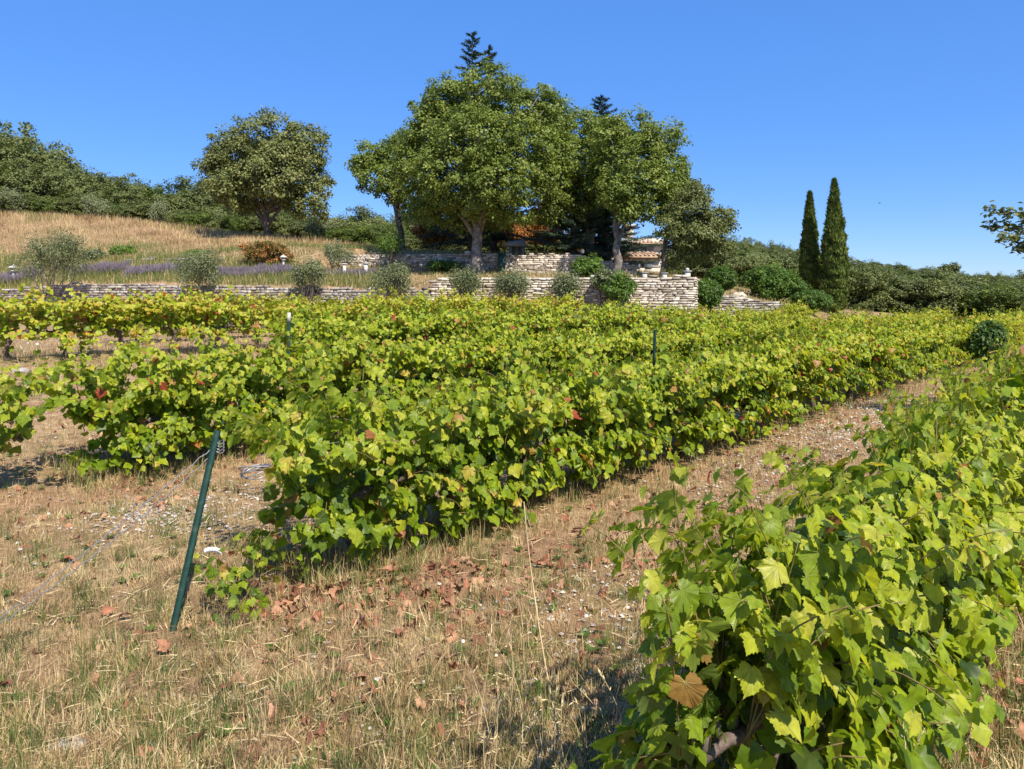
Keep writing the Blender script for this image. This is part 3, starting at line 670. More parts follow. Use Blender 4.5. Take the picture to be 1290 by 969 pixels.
# some bigger pale stones on the left
for i, (u, yy, s, lab) in enumerate(((86, 935, .075, 'large pale half buried stone in the grass at bottom left'), (20, 467, .2, 'grey flat rock on bare earth at the far left'), (122, 481, .15, 'smaller of two grey rocks on bare earth at the far left'))):
    d = H * F / (yy - HY); x0_ = X(u, d); q = np.random.default_rng(i)
    if yy < 500: d = 13.5; x0_ = X(u, d)
    mb = MB(); prof = [(.0, .28), (.5, .24), (.85, .1), (1, -.05), (.9, -.2)]; mb.lathe(prof, 9)
    V = mb.v[0] * (1.3, .8, 1.) * s; V += q.normal(scale=s * .07, size=V.shape)
    mb.v[0] = V; o = mb.obj('rock', M_GSTONE if yy < 500 else M_PEB, loc=(x0_, d, zg1(x0_, d))); tag(o, lab, 'rock')
# tall dry stalks
def stalk(x, y, tip, label, group, spike=True, r=.0022):
    z = zg1(x, y); e = empty('dry_stalk', (x, y, z), label, 'dry grass', group)
    tip = np.array(tip) - (x, y, z); s = np.linspace(0, 1, 9)[:, None]; side = np.array((rnd.gauss(0, .02), rnd.gauss(0, .02), .04))
    Pt = tip * s + side * 4 * s * (1 - s) * .6; mb = MB(); mb.tube(Pt, np.linspace(r, r * .5, 9), 4, .62); mb.obj('stem', M_GRASS, e)
    if spike:
        n = 12; b = Pt[-3:]; mm = R.random(n)[:, None]; Pn = Pt[-3] * (1 - mm) + Pt[-1] * mm; dirn = norm((Pt[-1] - Pt[-3])[None] + R.normal(0, .04, (n, 3)))
        V, Fa = scatter(np.array([(0, 0, 0), (-.12, .4, .05), (0, 1, 0), (.12, .4, .05)]), np.array([(0, 2, 1), (0, 3, 2)]), Pn, R.normal(size=(n, 3)), dirn + R.normal(0, .35, (n, 3)), R.uniform(.018, .03, n))
        tag(obj('seed_head', mesh('seed_head', V, Fa, M_GRASS, .66), e))
d1 = 3.15; stalk(X(715, d1), d1, (X(660, d1 + .35), d1 + .35, Zp(632, d1 + .35)), 'single tall pale straw stalk leaning left in the foreground centre', None, False, .0042)
d1 = 2.9; stalk(X(745, d1), d1 , (X(838, d1 - .25), d1 - .25, Zp(850, d1 - .25)), 'thick dry stalk leaning right against the nearest vine', None, False, .005)
for i in range(46):
    g = i % 3; u = (rnd.uniform(590, 740), rnd.uniform(740, 900), rnd.uniform(900, 1230))[g]; d = rnd.uniform(2.75, 3.6) if g < 2 else rnd.uniform(2.5, 2.95); x0_ = X(u, d)
    hgt = rnd.uniform(.25, .55)
    stalk(x0_, d, (x0_ + rnd.gauss(0, .10), d + rnd.gauss(0, .08), zg1(x0_, d) + hgt),
          ('thin dry grass stalk standing left of the nearest vine', 'thin wild oat stalk at the foot of the nearest vine', 'thin dry stalk in front of the nearest vine at bottom right')[g],
          ('dry stalks left of the nearest vine', 'wild oats at the nearest vine', 'dry stalks at bottom right')[g])

# ------------------------------------------------------------ stone walls
def stone_mesh(mt, seed, t):
    q = np.random.default_rng(seed); c = []
    for x in (-.5, .5):
        for y_ in (-.5, .5):
            for z in (-.5, .5): c.append((x, y_, z))
    V = np.array(c); V[:, [0, 2]] += q.uniform(-.13, .13, (8, 2)); V[:, 1] += q.uniform(-.05, .05, 8)
    # proud, slightly domed front face (y negative side)
    front = V[[0, 1, 4, 5]]; ctr = front.mean(0) + (q.uniform(-.1, .1), -.08, q.uniform(-.1, .1))
    V = np.concatenate([V, [ctr]])
    f4 = [(0, 8, 1), (1, 8, 5), (5, 8, 4), (4, 8, 0), (2, 3, 7), (2, 7, 6), (0, 1, 3), (0, 3, 2), (4, 6, 7), (4, 7, 5), (0, 2, 6), (0, 6, 4), (1, 5, 7), (1, 7, 3)]
    return V, np.array(f4)
def wall(label, pts, ztops, zbot, mt, cat_extra, sl=.27, ch=.10, th=.45, group='dry stone walls', seed=1, rough=0.):
    q = random.Random(seed); pts = [np.array(p) for p in pts]
    seg = [np.linalg.norm(pts[i + 1] - pts[i]) for i in range(len(pts) - 1)]; cum = np.concatenate([[0], np.cumsum(seg)]); L = cum[-1]
    e = empty('dry_stone_wall', (*pts[0], zbot), label, 'stone wall', group)
    def at(s):
        i = min(int(np.searchsorted(cum, s, 'right')) - 1, len(seg) - 1); i = max(i, 0); f = (s - cum[i]) / seg[i]
        dvec = (pts[i + 1] - pts[i]) / seg[i]
        return pts[i] + dvec * (s - cum[i]), dvec, ztops[i] * (1 - f) + ztops[i + 1] * f
    ms = [(stone_mesh(mt, seed * 50 + k, 0)) for k in range(6)]
    MS = [[mesh('stone', v, f, mt, tb) for tb in (.1, .3, .45, .6, .75, .95)] for v, f in ms]
    items = []; z = zbot; ci = 0
    ztmax = max(ztops)
    while z < ztmax:
        h = ch * q.uniform(.75, 1.3); s = q.uniform(-.15, 0)
        while s < L:
            l = sl * math.exp(q.gauss(0, .35)); l = min(max(l, sl * .4), sl * 2); c = min(max(s + l / 2, 0), L - 1e-3)
            p, dv, zt = at(c); zt = zt + q.uniform(-.05, .06) + rough * q.uniform(-1, 1)
            if z + h * .6 < zt:
                items.append((z + h / 2, c, p, dv, l - q.uniform(.0, .02), h - q.uniform(-.006, .008), q.random()))
            s += l
        z += h
    items.sort(key=lambda t: -t[0] + 0 * t[4])
    # stones that show largest: the top courses that stand clear of the vines
    vis = sorted(range(len(items)), key=lambda i: -(items[i][4] * items[i][5]) * (1 if items[i][0] > 1.55 else .01))[:295]; vis = set(vis)
    rest = MB()
    for i, (zc, c, p, dv, l, h, tn) in enumerate(items):
        nrm = np.array((dv[1], -dv[0])); off = nrm * (q.uniform(-.02, .02)); k = q.randrange(6)
        a = math.atan2(dv[1], dv[0]); sy = th * .55; pos = p + nrm * (th / 2 - sy / 2) + off
        if i in vis:
            o = bpy.data.objects.new('stone', MS[k][int(tn * 5.99)]); COL.objects.link(o); o.parent = e
            o.location = (pos[0] - pts[0][0], pos[1] - pts[0][1], zc - zbot); o.rotation_euler = (q.gauss(0, .02), q.gauss(0, .035), a + q.gauss(0, .03)); o.scale = (l, sy, h)
        else:
            V = ms[k][0] * (l, sy, h); R_ = np.array(((math.cos(a), -math.sin(a), 0), (math.sin(a), math.cos(a), 0), (0, 0, 1)))
            rest.add(V @ R_.T + (pos[0] - pts[0][0], pos[1] - pts[0][1], zc - zbot), ms[k][1], tn)
    if rest.n: tag(rest.obj('small_stones', mt, e), kind='stuff')
    core = MB(); S = np.linspace(0, L, max(int(L / 1.0), 2) + 1)
    for a_, b_ in zip(S[:-1], S[1:]):
        pa, d1_, za = at(a_ + 1e-4); pb, d2_, zb = at(b_ - 1e-4); n1 = np.array((d1_[1], -d1_[0])) 
        V = []
        for pp, zz in ((pa, za), (pb, zb)):
            for w_ in (th * .40, -th * .5):
                for zq in (zbot - .4, zz - .1): V.append((*(pp + n1 * w_ - pts[0]), zq - zbot))
        core.add(V, [(0, 4, 5, 1), (2, 3, 7, 6), (1, 5, 7, 3), (0, 1, 3, 2), (4, 6, 7, 5)])
    core.obj('wall_core', M_CORE, e)
    return e
def W(u, d): return (X(u, d), d)
wall('long low grey dry stone wall below the lavender, left part', [W(-90, 38), W(100, 36), W(300, 33.5), W(470, 31.3), W(543, 30.35)], [2.15, 2.67, 2.5, 2.36, 2.36], 1.0, M_GSTONE, '', seed=3)
wall('tall pale limestone terrace wall behind the vines, ending at a corner', [W(546, 30.25), W(700, 30.0), W(869, 29.7)], [2.76, 2.78, 2.84], .9, M_STONE, '', seed=5, sl=.26, ch=.10)
wall('short return of the limestone wall at its right corner', [W(869, 29.78), W(874, 33.5)], [2.82, 2.8], .9, M_STONE, '', seed=6)
wall('upper limestone terrace wall under the big oaks', [W(385, 39.6), W(470, 38.6), W(600, 37.6), W(720, 37.1), W(800, 36.6)], [4.15, 4.2, 4.2, 4.1, 3.6], 3.0, M_STONE, '', seed=7, sl=.25, ch=.10)
wall('crumbling low wall of grey stones behind the lavender', [W(165, 40.3), W(235, 39.8), W(300, 39.5), W(385, 39.2)], [3.95, 4.1, 3.8, 3.75], 3.2, M_GSTONE, '', seed=8, rough=.1, sl=.3)
wall('low dark grey wall right of the hedge bush near the cypresses', [W(900, 35.2), W(945, 35.6), W(990, 36.4)], [2.15, 1.95, 1.7], 1.0, M_GSTONE, '', seed=9)
# boulders at the right of the house
for i, (u, yy, d, s) in enumerate(((935, 366, 38, .5), (922, 372, 37, .35), (952, 370, 37.5, .4), (945, 378, 36.8, .28), (973, 374, 37.4, .3), (930, 358, 39.5, .4), (960, 380, 36.4, .25))):
    mb = MB(); mb.lathe([(.0, .5), (.5, .42), (.9, .15), (1, -.2), (.8, -.5)], 8); q = np.random.default_rng(i + 30)
    V = mb.v[0] * (1.2, .9, .7) * s; V += q.normal(scale=s * .1, size=V.shape); mb.v[0] = V
    o = mb.obj('boulder', M_STONE, loc=(X(u, d), d, zg1(X(u, d), d) + s * .15)); tag(o, 'pale boulder on the bare slope left of the cypresses', 'boulder', 'pale boulders below the clipped bush')

# ------------------------------------------------------------ lavender
def lavender(u0, u1, d0, d1, n, label, hh=.5, grass=.5):
    k = 62; cx = R.uniform(u0, u1, n); cd = R.uniform(d0, d1, n); x0 = X(cx, cd)
    x = np.repeat(x0, k) + R.normal(0, .05, n * k); y = np.repeat(cd, k) + R.normal(0, .05, n * k); z = zg(x, y)
    D = norm(np.stack([(x - np.repeat(x0, k)) * 4 + R.normal(0, .1, n * k), (y - np.repeat(cd, k)) * 4 + R.normal(0, .1, n * k), np.ones(n * k)], 1))
    h = R.uniform(.55, 1.15, n * k) * hh * np.repeat(R.uniform(.6, 1.15, n), k); B = np.stack([x, y, z - .02], 1); A = norm(np.cross(D, R.normal(size=(n * k, 3))))
    w1, w2 = .009, .013
    M1 = B + D * (h * .66)[:, None]; M2 = B + D * h[:, None]
    V = np.stack([B - A * w1, B + A * w1, M1 + A * w1 * .5, M1 - A * w1 * .5, M1 - A * w2, M1 + A * w2, M2], 1).reshape(-1, 3); b = np.arange(n * k) * 7
    Fa = np.stack([np.stack([b, b + 1, b + 2], 1), np.stack([b, b + 2, b + 3], 1), np.stack([b + 4, b + 5, b + 6], 1)], 1).reshape(-1, 3)
    g = R.uniform(0, .48, n * k); p_ = R.uniform(.53, 1, n * k); tn = np.stack([g, g, p_], 1).ravel()
    tag(obj('lavender_bed', mesh('lavender_bed', V, Fa, M_LAV, tn)), label, 'lavender', 'lavender beds on the lower terrace', 'stuff')
lavender(-80, 52, 38.4, 39.4, 150, 'lavender bed with faded purple tops round the stone lantern at far left', .55)
lavender(88, 160, 37.9, 38.8, 110, 'lavender bed with purple tops between the two left olive trees', .55)
lavender(160, 240, 37.0, 38.0, 120, 'lavender bed below the crumbling grey stones', .5)
lavender(262, 375, 35.8, 36.8, 190, 'brightest purple lavender bed left of the white lantern', .45)
lavender(405, 475, 35.0, 35.8, 70, 'pale thin lavender bed by the two short white pillars', .4)

# ------------------------------------------------------------ trees
DIA = np.array([(0, 0, 0), (-.32, .5, .06), (0, 1, -.04), (.32, .5, .06)]); DIAF = np.array([(0, 2, 1), (0, 3, 2)])
NEED = np.array([(-.08, 0, 0), (.08, 0, 0), (0, 1, 0)]); NEEDF = np.array([(0, 1, 2)])
def crown_mesh(lobes, ncl, per, size, crad, mt, name='crown', tb=.45, tv=.14, up=.5, shell=.55, tm=DIA, tf=DIAF, flat=.75):
    lobes = np.array(lobes, float); vol = np.prod(lobes[:, 3:6], 1) ** (2 / 3); pr = vol / vol.sum()
    li = R.choice(len(lobes), ncl, p=pr); dirs = rv(ncl); rr = (shell + (1 - shell) * R.random(ncl)) * (1 + R.normal(0, .05, ncl))
    inner = R.random(ncl) < .12; rr = np.where(inner, R.uniform(.2, .6, ncl), rr)
    C0 = lobes[li, :3] + dirs * lobes[li, 3:6] * rr[:, None]
    # drop clumps buried well inside another lobe
    bur = np.zeros(ncl)
    for l in lobes: bur += (((C0 - l[:3]) / l[3:6]) ** 2).sum(1) < .30
    keep = (bur < 1.5) | (R.random(ncl) < .25); C0 = C0[keep]; dirs = dirs[keep]; ncl = len(C0)
    cr = crad * R.uniform(.6, 1.35, ncl); ct = tb + R.normal(0, tv * .8, ncl)
    pn = ncl * per; off = rv(pn) * (R.random(pn) ** .45)[:, None]; off[:, 2] *= flat
    P = np.repeat(C0, per, 0) + off * np.repeat(cr, per)[:, None]
    D = np.repeat(dirs, per, 0)
    N = D * .5 + off * .6 + np.array((0, 0, up)) + R.normal(0, .45, (pn, 3)); T = D + off + R.normal(0, .7, (pn, 3)) - np.array((0, 0, .3))
    V, Fa = scatter(tm, tf, P, N, T, size * R.uniform(.6, 1.35, pn))
    tn = np.repeat(ct, per) + R.normal(0, tv, pn)
    return mesh(name, V, Fa, mt, np.repeat(np.clip(tn, 0, 1), len(tf)))
def limbs(mb, base, top, lobes, r0, split=.35, sub=2):
    """trunk with tapered limbs to the crown lobes"""
    base = np.array(base, float); top = np.array(top, float)
    s = np.linspace(0, 1, 7)[:, None]; tr = base * (1 - s) + top * s; tr[1:-1, :2] += R.normal(0, r0 * .25, (5, 2))
    rad = np.linspace(r0, r0 * .62, 7); rad[0] *= 1.45; mb.tube(tr, rad, 9)
    for l in lobes:
        l = np.array(l, float); st = tr[rnd.choice((3, 4, 5, 6, 6))]; en = l[:3] + R.normal(0, .15, 3) * l[3:6]
        q = np.linspace(0, 1, 7)[:, None]; mid = np.array((0, 0, .18)) * np.linalg.norm(en - st)
        pts = st * (1 - q) + en * q + mid * 4 * q * (1 - q) * .5; pts[1:-1] += R.normal(0, .05 * np.linalg.norm(en - st) / 2, (5, 3)) * .5
        mb.tube(pts, np.linspace(r0 * .5, r0 * .08, 7), 6)
        for _ in range(sub):
            i = rnd.randint(2, 5); e2 = l[:3] + norm(R.normal(size=3)) * l[3:6] * .75; q2 = np.linspace(0, 1, 5)[:, None]
            p2 = pts[i] * (1 - q2) + e2 * q2; p2[1:-1] += R.normal(0, .08, (3, 3)); mb.tube(p2, np.linspace(r0 * .22, r0 * .05, 5), 5)
def pxtree(name, label, cat, group, ub, d, yb, lobes, mt, bark, r0, ncl, per, size, crad, ytrunk, utop=None, zb=None, tb=.45, tv=.17, sub=2, flat=.75, extra=None):
    """lobes: (u, y, ru, ry, depth offset in m) measured against the photograph at distance d"""
    x0 = X(ub, d); zb = zg1(x0, d) if zb is None else zb; k = d / F
    L = []
    for l in lobes:
        u, y_, ru, ry = l[:4]; dd = l[4] if len(l) > 4 else rnd.uniform(-.3, .3) * ru * k
        rd = (ru + ry) / 2 * k * 1.0
        kk = (d + dd) / F
        L.append((X(u, d + dd) - x0, dd, H + (HY - y_) * kk - zb, ru * kk, rd, ry * kk))
    e = empty(name, (x0, d, zb), label, cat, group)
    mb = MB(); tt = X(utop if utop else ub, d) - x0
    limbs(mb, (0, 0, -.3), (tt, 0, H + (HY - ytrunk) * k - zb), L, r0, sub=sub); mb.obj('trunk', bark, e, smooth=True)
    obj('crown', crown_mesh(L, int(ncl * .95), per, size, crad * .88, mt, tb=tb, tv=tv, flat=flat), e)
    return e
# isolated round evergreen oak on the bank
pxtree('oak_tree', 'round grey green oak standing alone on the bank at the left', 'tree', None, 338, 50, 300,
       [(335, 175, 52, 36, 0), (290, 190, 34, 30, .5), (385, 185, 32, 34, .4), (275, 222, 28, 30, 0), (300, 236, 38, 28, -1.2), (345, 222, 50, 38, -1.0), (392, 225, 28, 34, 0), (380, 250, 30, 24, -.6), (300, 252, 26, 20, .5), (340, 248, 40, 18, .6), (318, 205, 40, 34, -.8), (365, 200, 38, 34, -.8), (268, 205, 18, 16, 0), (405, 262, 14, 16, .5)],
       M_HOLM, M_BARK,   .24, 1050, 62, .17, .5, 268, 336, tb=.6)
# the big oak
pxtree('oak_tree', 'biggest tree, a broad oak with pale trunk in front of the upper wall', 'tree', None, 603, 36.5, 336,
       [(615, 112, 52, 32, 0), (562, 118, 30, 24, .2), (685, 132, 28, 26, .2), (575, 138, 50, 34, .3), (655, 140, 44, 32, .3), (540, 172, 40, 34, .3), (600, 175, 60, 44, -1.2), (665, 190, 48, 42, -.8), (565, 215, 52, 40, -1.2), (625, 225, 50, 36, -1.8), (520, 205, 34, 32, .2), (545, 245, 34, 26, -.4), (680, 225, 36, 34, -.4), (600, 255, 44, 20, -1.2), (650, 262, 32, 20, -.8), (570, 262, 24, 22, .4), (692, 150, 30, 30, .5), (700, 195, 30, 34, .4), (535, 145, 22, 22, .5), (610, 272, 60, 20, .6), (530, 270, 24, 18, .6)],
       M_OAK, M_OAKBARK, .31, 1350, 72, .135, .42, 250, 598, tb=.5, sub=3)
pxtree('oak_tree', 'slender leaning oak with airy crown left of the biggest tree', 'tree', None, 508, 42, 308,
       [(470, 195, 24, 18, 0), (500, 205, 34, 26, .3), (480, 222, 36, 22, -.4), (515, 240, 32, 28, 0), (525, 195, 28, 22, .5), (455, 208, 14, 12, 0), (540, 265, 24, 24, 0), (505, 178, 24, 14, .2)],
       M_OAK, M_BARK, .2, 420, 60, .14, .42, 235, 496, tb=.5)
pxtree('oak_tree', 'oak with thick pale trunk in the middle of the right hand oak group', 'tree', 'oaks right of the biggest tree', 741, 39, 322,
       [(735, 160, 38, 28, 0), (705, 165, 32, 34, .3), (730, 268, 44, 20, .3), (710, 238, 36, 32, -1.4), (692, 262, 28, 20, -1.2), (760, 180, 36, 30, .3), (735, 205, 48, 38, -1.), (700, 230, 36, 34, -.5), (760, 235, 40, 34, -1), (725, 258, 34, 20, -.8), (775, 205, 30, 28, .2), (690, 200, 26, 26, 0)],
       M_OAK, M_OAKBARK, .27, 620, 66, .135, .42, 262, 745, tb=.5)
pxtree('oak_tree', 'forked oak behind the round green bush by the house', 'tree', 'oaks right of the biggest tree', 779, 35.2, 340,
       [(797, 164, 38, 26, .8), (832, 174, 32, 28, .6), (770, 175, 28, 28, .8), (852, 225, 24, 30, .6), (865, 245, 18, 20, .5), (795, 205, 44, 36, 0), (835, 210, 30, 30, .3), (815, 238, 40, 32, -.6), (780, 240, 32, 30, -.4), (845, 240, 24, 28, .3), (795, 265, 30, 18, -.4), (838, 268, 24, 18, 0), (855, 215, 14, 16, .5)],
       M_OAK, M_OAKBARK, .22, 620, 66, .13, .4, 275, 776, tb=.5)
pxtree('oak_tree', 'darker small tree with thin straight trunk hiding part of the house', 'tree', None, 834, 33, 350,
       [(870, 262, 30, 20, 0), (895, 275, 28, 18, 0), (862, 275, 24, 22, .3), (846, 288, 20, 18, -.5), (880, 295, 36, 20, -.4), (864, 300, 24, 18, 0), (912, 285, 16, 10, 0), (875, 240, 18, 12, 0), (860, 325, 30, 14, .2), (900, 310, 20, 16, .2), (920, 268, 8, 8, 0)],
       M_HOLM, M_BARK, .10, 430, 58, .105, .34, 288, 838, tb=.42)
# conifers behind
def conifer(name, label, u, d, ytop, ybase, wpx, cat='tree', group=None, lean=0, dense=1.0):
    x0 = X(u, d); zb = zg1(x0, d); Ht = Zp(ytop, d) - zb; Rm = wpx * d / F
    e = empty(name, (x0, d, zb), label, cat, group); mb = MB(); mb.tube([(0, 0, -.3), (lean * .3, 0, Ht * .5), (lean, 0, Ht)], [.22, .13, .015], 7)
    P = []; N = []; T = []; nb = int(Ht * 15 * dense)
    for i in range(nb):
        f = (i + rnd.random()) / nb; z = Ht * (.06 + .93 * f); a = i * 2.4 + rnd.random() * .6; L = Rm * (1 - f) ** .75 * rnd.uniform(.45, 1.2) + .14
        dv = np.array((math.cos(a), math.sin(a), .35 - .35 * (1 - f) + rnd.gauss(0, .22))); st = np.array((lean * f, 0, z)); n = max(int(L / .09), 4)
        mb.tube([st, st + dv * L * .5 + (0, 0, .03), st + dv * L], [.03 * (1 - f) + .008, .015, .004], 4)
        for j in range(n):
            fj = (j + 1) / n; k = int(9 + 12 * (1 - abs(fj - .5)))
            wv = L * .26 * (1 - fj * .6); side = np.array((-math.sin(a), math.cos(a), 0))
            base = st + dv * L * fj + side * R.uniform(-1, 1, (k, 1)) * wv + R.normal(0, .03, (k, 3))
            P.append(base); N.append(np.array((0, 0, 1)) + R.normal(0, .4, (k, 3))); T.append(dv + side * R.uniform(-1, 1, (k, 1)) + R.normal(0, .4, (k, 3)) + (0, 0, .15))
    P = np.concatenate(P); N = np.concatenate(N); T = np.concatenate(T)
    S = np.stack([np.full(len(P), .34), R.uniform(.12, .22, len(P)), np.full(len(P), .2)], 1)
    V, Fa = scatter(NEED, NEEDF, P, N, T, S); mb.obj('trunk', M_BARK, e)
    obj('crown', mesh('crown', V, Fa, M_CEDAR, R.uniform(.2, .9, len(P))), e); return e
conifer('cedar_tree', 'dark cedar whose pointed top rises highest above the biggest oak', 595, 42, 40, 320, 62, dense=.7)
conifer('cedar_tree', 'second cedar tip showing just right of the highest one', 622, 43, 58, 320, 60, lean=-.25, dense=.65)
conifer('cedar_tree', 'cedar tip peeping over the right hand oak group', 757, 43.5, 121, 320, 70)
conifer('cedar_tree', 'low blue green cedar with branches spreading behind the right oaks', 722, 38.6, 225, 320, 62)
conifer('cedar_tree', 'low blue green cedar just left of the house', 765, 39.5, 235, 320, 50)

# cypresses
def cypress(u, d, ytop, ybase, wpx, label):
    x0 = X(u, d); zb = zg1(x0, d); Ht = Zp(ytop, d) - zb; Rm = wpx * d / F
    e = empty('cypress_tree', (x0, d, zb), label, 'tree', 'two tall cypresses'); mb = MB(); mb.tube([(0, 0, -.2), (0, 0, Ht * .5), (0, 0, Ht * .95)], [.16, .1, .02], 7); mb.obj('trunk', M_BARK, e)
    n = 32000; f = R.random(n) ** 1.1; a = R.uniform(0, 2 * np.pi, n)
    pr = np.interp(f, [0, .03, .12, .35, .6, .8, .93, 1], [.6, .8, .95, 1, .74, .42, .17, .02])
    cl = R.normal(size=(14, 40)); bumpy = 1 + .12 * cl[(a / 6.2832 * 14 + f * 9).astype(int) % 14, (f * 39.9).astype(int)] + .08 * np.sin(a * 3 + f * 22 + 1)
    r = Rm * pr * bumpy * (1 - .35 * R.random(n) ** 2) ; z = .15 + f * (Ht - .25)
    P = np.stack([r * np.cos(a), r * np.sin(a), z], 1); D = np.stack([np.cos(a), np.sin(a), 0 * a], 1)
    V, Fa = scatter(DIA, DIAF, P, D + R.normal(0, .45, (n, 3)), np.array((0, 0, 1.)) + D * .25 + R.normal(0, .18, (n, 3)), np.stack([np.full(n, .13), R.uniform(.14, .34, n), np.full(n, .1)], 1))
    tn = .45 + .14 * cl[(a / 6.2832 * 14 + f * 9).astype(int) % 14, (f * 39.9).astype(int)] + R.normal(0, .16, n)
    obj('crown', mesh('crown', V, Fa, M_CYP, np.repeat(np.clip(tn, 0, 1), 2)), e)
cypress(1020, 49, 243, 376, 10.8, 'shorter and thinner of the two cypresses, on the left')
cypress(1051, 47, 227, 390, 14.8, 'taller and broader of the two cypresses, on the right')

# olives and bushes
def olive(u, d, yc, ru, ry, label, ytr, mt=M_OLIVE, group='small olive trees along the terrace walls', ncl=90, per=60, stems=3, size=.10, zb=None, tb=.5, nm='olive_tree'):
    x0 = X(u, d); zb = zg1(x0, d) if zb is None else zb; k = d / F; zc = Zp(yc, d) - zb
    e = empty(nm, (x0, d, zb), label, 'tree' if nm.endswith('tree') else 'bush', group); L = []
    for i in range(7):
        a = i * 2.4 + rnd.random(); rr = rnd.uniform(.35, .62)
        L.append((math.cos(a) * ru * k * rr, math.sin(a) * ru * k * rr, zc + rnd.uniform(-.5, .5) * ry * k, ru * k * .48, ru * k * .48, ry * k * .5))
    L.append((0, 0, zc, ru * k * .55, ru * k * .55, ry * k * .6))
    mb = MB()
    for s in range(stems):
        a = s * 2.1 + rnd.random(); t = np.array(L[(s * 2) % 7][:3]); b = np.array((math.cos(a) * .06, math.sin(a) * .06, -.1)); q = np.linspace(0, 1, 6)[:, None]
        pts = b * (1 - q) + t * q; pts[1:-1] += R.normal(0, .05, (4, 3)); mb.tube(pts, np.linspace(.06, .012, 6), 6)
        for w_ in range(3): 
            t2 = np.array(rnd.choice(L)[:3]) + R.normal(0, .2, 3); mb.tube([pts[2], (pts[2] + t2) / 2 + R.normal(0, .05, 3), t2], [.03, .018, .006], 4)
    mb.obj('trunk', M_BARK, e)
    T = np.array([(0, 0, 0), (-.16, .5, 0), (0, 1, 0), (.16, .5, 0)])
    obj('crown', crown_mesh(L, ncl, int(per * .8), size, .3, mt, tm=T, tb=tb, tv=.2, shell=.3, up=.3, flat=1.35), e); return e
OL = [(66, 34.0, 322, 44, 34, 'biggest olive tree, at the far left by the lantern', 360, 190), (249, 32.6, 338, 34, 26, 'wide low olive tree between the two purple lavender beds', 362, 140), (387, 31.6, 345, 21, 20, 'small olive tree right of the white lantern', 365, 80),
      (491, 29.6, 350, 27, 20, 'olive tree with dark bare stems in front of the step in the wall', 375, 110), (585, 29.0, 356, 24, 17, 'olive tree with spreading stems below the big oak', 375, 100), (646, 29.0, 356, 24, 18, 'olive tree right of the big oak trunk against the pale wall', 378, 110),
      (713, 28.9, 361, 18, 17, 'smallest olive tree against the pale wall', 378, 80), (425, 37.0, 318, 22, 15, 'thin olive tree above the two short white pillars', 340, 60), (492, 37.0, 308, 18, 12, 'small dark topped shrub tree in front of the upper wall', 330, 60)]
for (u, d, yc, ru, ry, lab, yt, nc) in OL: olive(u, d, yc, ru, ry, lab, yt, ncl=int(nc * 1.25), mt=M_OLIVE if ru != 18 or u == 713 else M_BUSH, tb=.5)
for (u, d, yc, ru, ry, lab) in ((18, 60, 252, 18, 17, 'silvery olive at the left edge on top of the bank'), (121, 59, 260, 17, 17, 'silvery round olive in front of the dark wood'), (198, 58, 268, 12, 14, 'thin silvery sapling on top of the bank'), (405, 53, 285, 24, 14, 'silver grey olive right of the lone oak')):
    olive(u, d, yc, ru, ry, lab, 0, group='silvery olives on top of the bank', size=.14, tb=.72, ncl=90)
def bush(u, d, yc, ru, ry, mt, label, name='bush', ncl=120, per=60, size=.09, crad=.2, tb=.5, group=None, clipped=False, tv=.15):
    x0 = X(u, d); zb = zg1(x0, d); k = d / F; zc = Zp(yc, d) - zb; e = empty(name, (x0, d, zb), label, 'bush', group)
    mb = MB()
    for s in range(5):
        a = s * 1.26; mb.tube([(0, 0, -.1), (math.cos(a) * ru * k * .3, math.sin(a) * ru * k * .3, zc * .5), (math.cos(a) * ru * k * .6, math.sin(a) * ru * k * .6, zc)], [.04, .025, .008], 5)
    mb.obj('stems', M_BARK, e)
    if clipped: L = [(0, 0, zc, ru * k, ru * k, ry * k)]
    else:
        L = [(0, 0, zc, ru * k * .75, ru * k * .75, ry * k * .85)]
        for i in range(6): a = i * 1.05; L.append((math.cos(a) * ru * k * .45, math.sin(a) * ru * k * .45, zc + rnd.uniform(-.4, .3) * ry * k, ru * k * .5, ru * k * .5, ry * k * .55))
    obj('crown', crown_mesh(L, ncl, per, size, crad, mt, tb=tb, tv=tv, shell=.82 if clipped else .5), e); return e
bush(740, 31.8, 337, 22, 17, M_BUSH, 'round bright green bush between the two terrace walls', ncl=150)
bush(778, 29.0, 360, 22, 21, M_BUSH, 'bright green bush against the left end of the pale corner wall', ncl=150, tb=.45)
bush(762, 29.1, 352, 16, 14, M_OLIVE, 'grey green shrub leaning on the bright bush at the pale wall', ncl=80)
bush(908, 37.5, 351, 18, 14, M_BUSH, 'clipped ball shaped dark green bush right of the pale wall', ncl=420, clipped=True, crad=.13, tb=.25)
bush(888, 32.2, 370, 20, 16, M_BUSH, 'broad clipped hedge bush at the right corner of the pale wall', ncl=420, clipped=True, crad=.14, tb=.28)
bush(1022, 42, 379, 24, 12, M_BUSH, 'low rounded bush at the foot of the cypresses', ncl=420, clipped=True, crad=.16, tb=.3)
bush(975, 44, 355, 40, 26, M_BUSH, 'large loose green bush left of the cypresses', ncl=420, tb=.4, size=.13, crad=.3)
bush(335, 38.5, 319, 36, 19, M_ORANGE, 'red and green shrub below the lone oak', ncl=220, tb=.5, tv=.3, size=.10)
bush(640, 47.5, 290, 44, 26, M_ORANGE, 'rusty orange shrub behind the upper wall, right of the oak trunk', ncl=260, tb=.72, tv=.15, size=.13, crad=.3)
bush(682, 48.5, 284, 36, 30, M_ORANGE, 'second rusty orange shrub beside the low cedar', ncl=220, tb=.7, tv=.2, size=.13, crad=.3)
bush(548, 48, 288, 34, 22, M_ORANGE, 'brownish shrub in the gap left of the biggest oak trunk', ncl=220, size=.13, crad=.3)
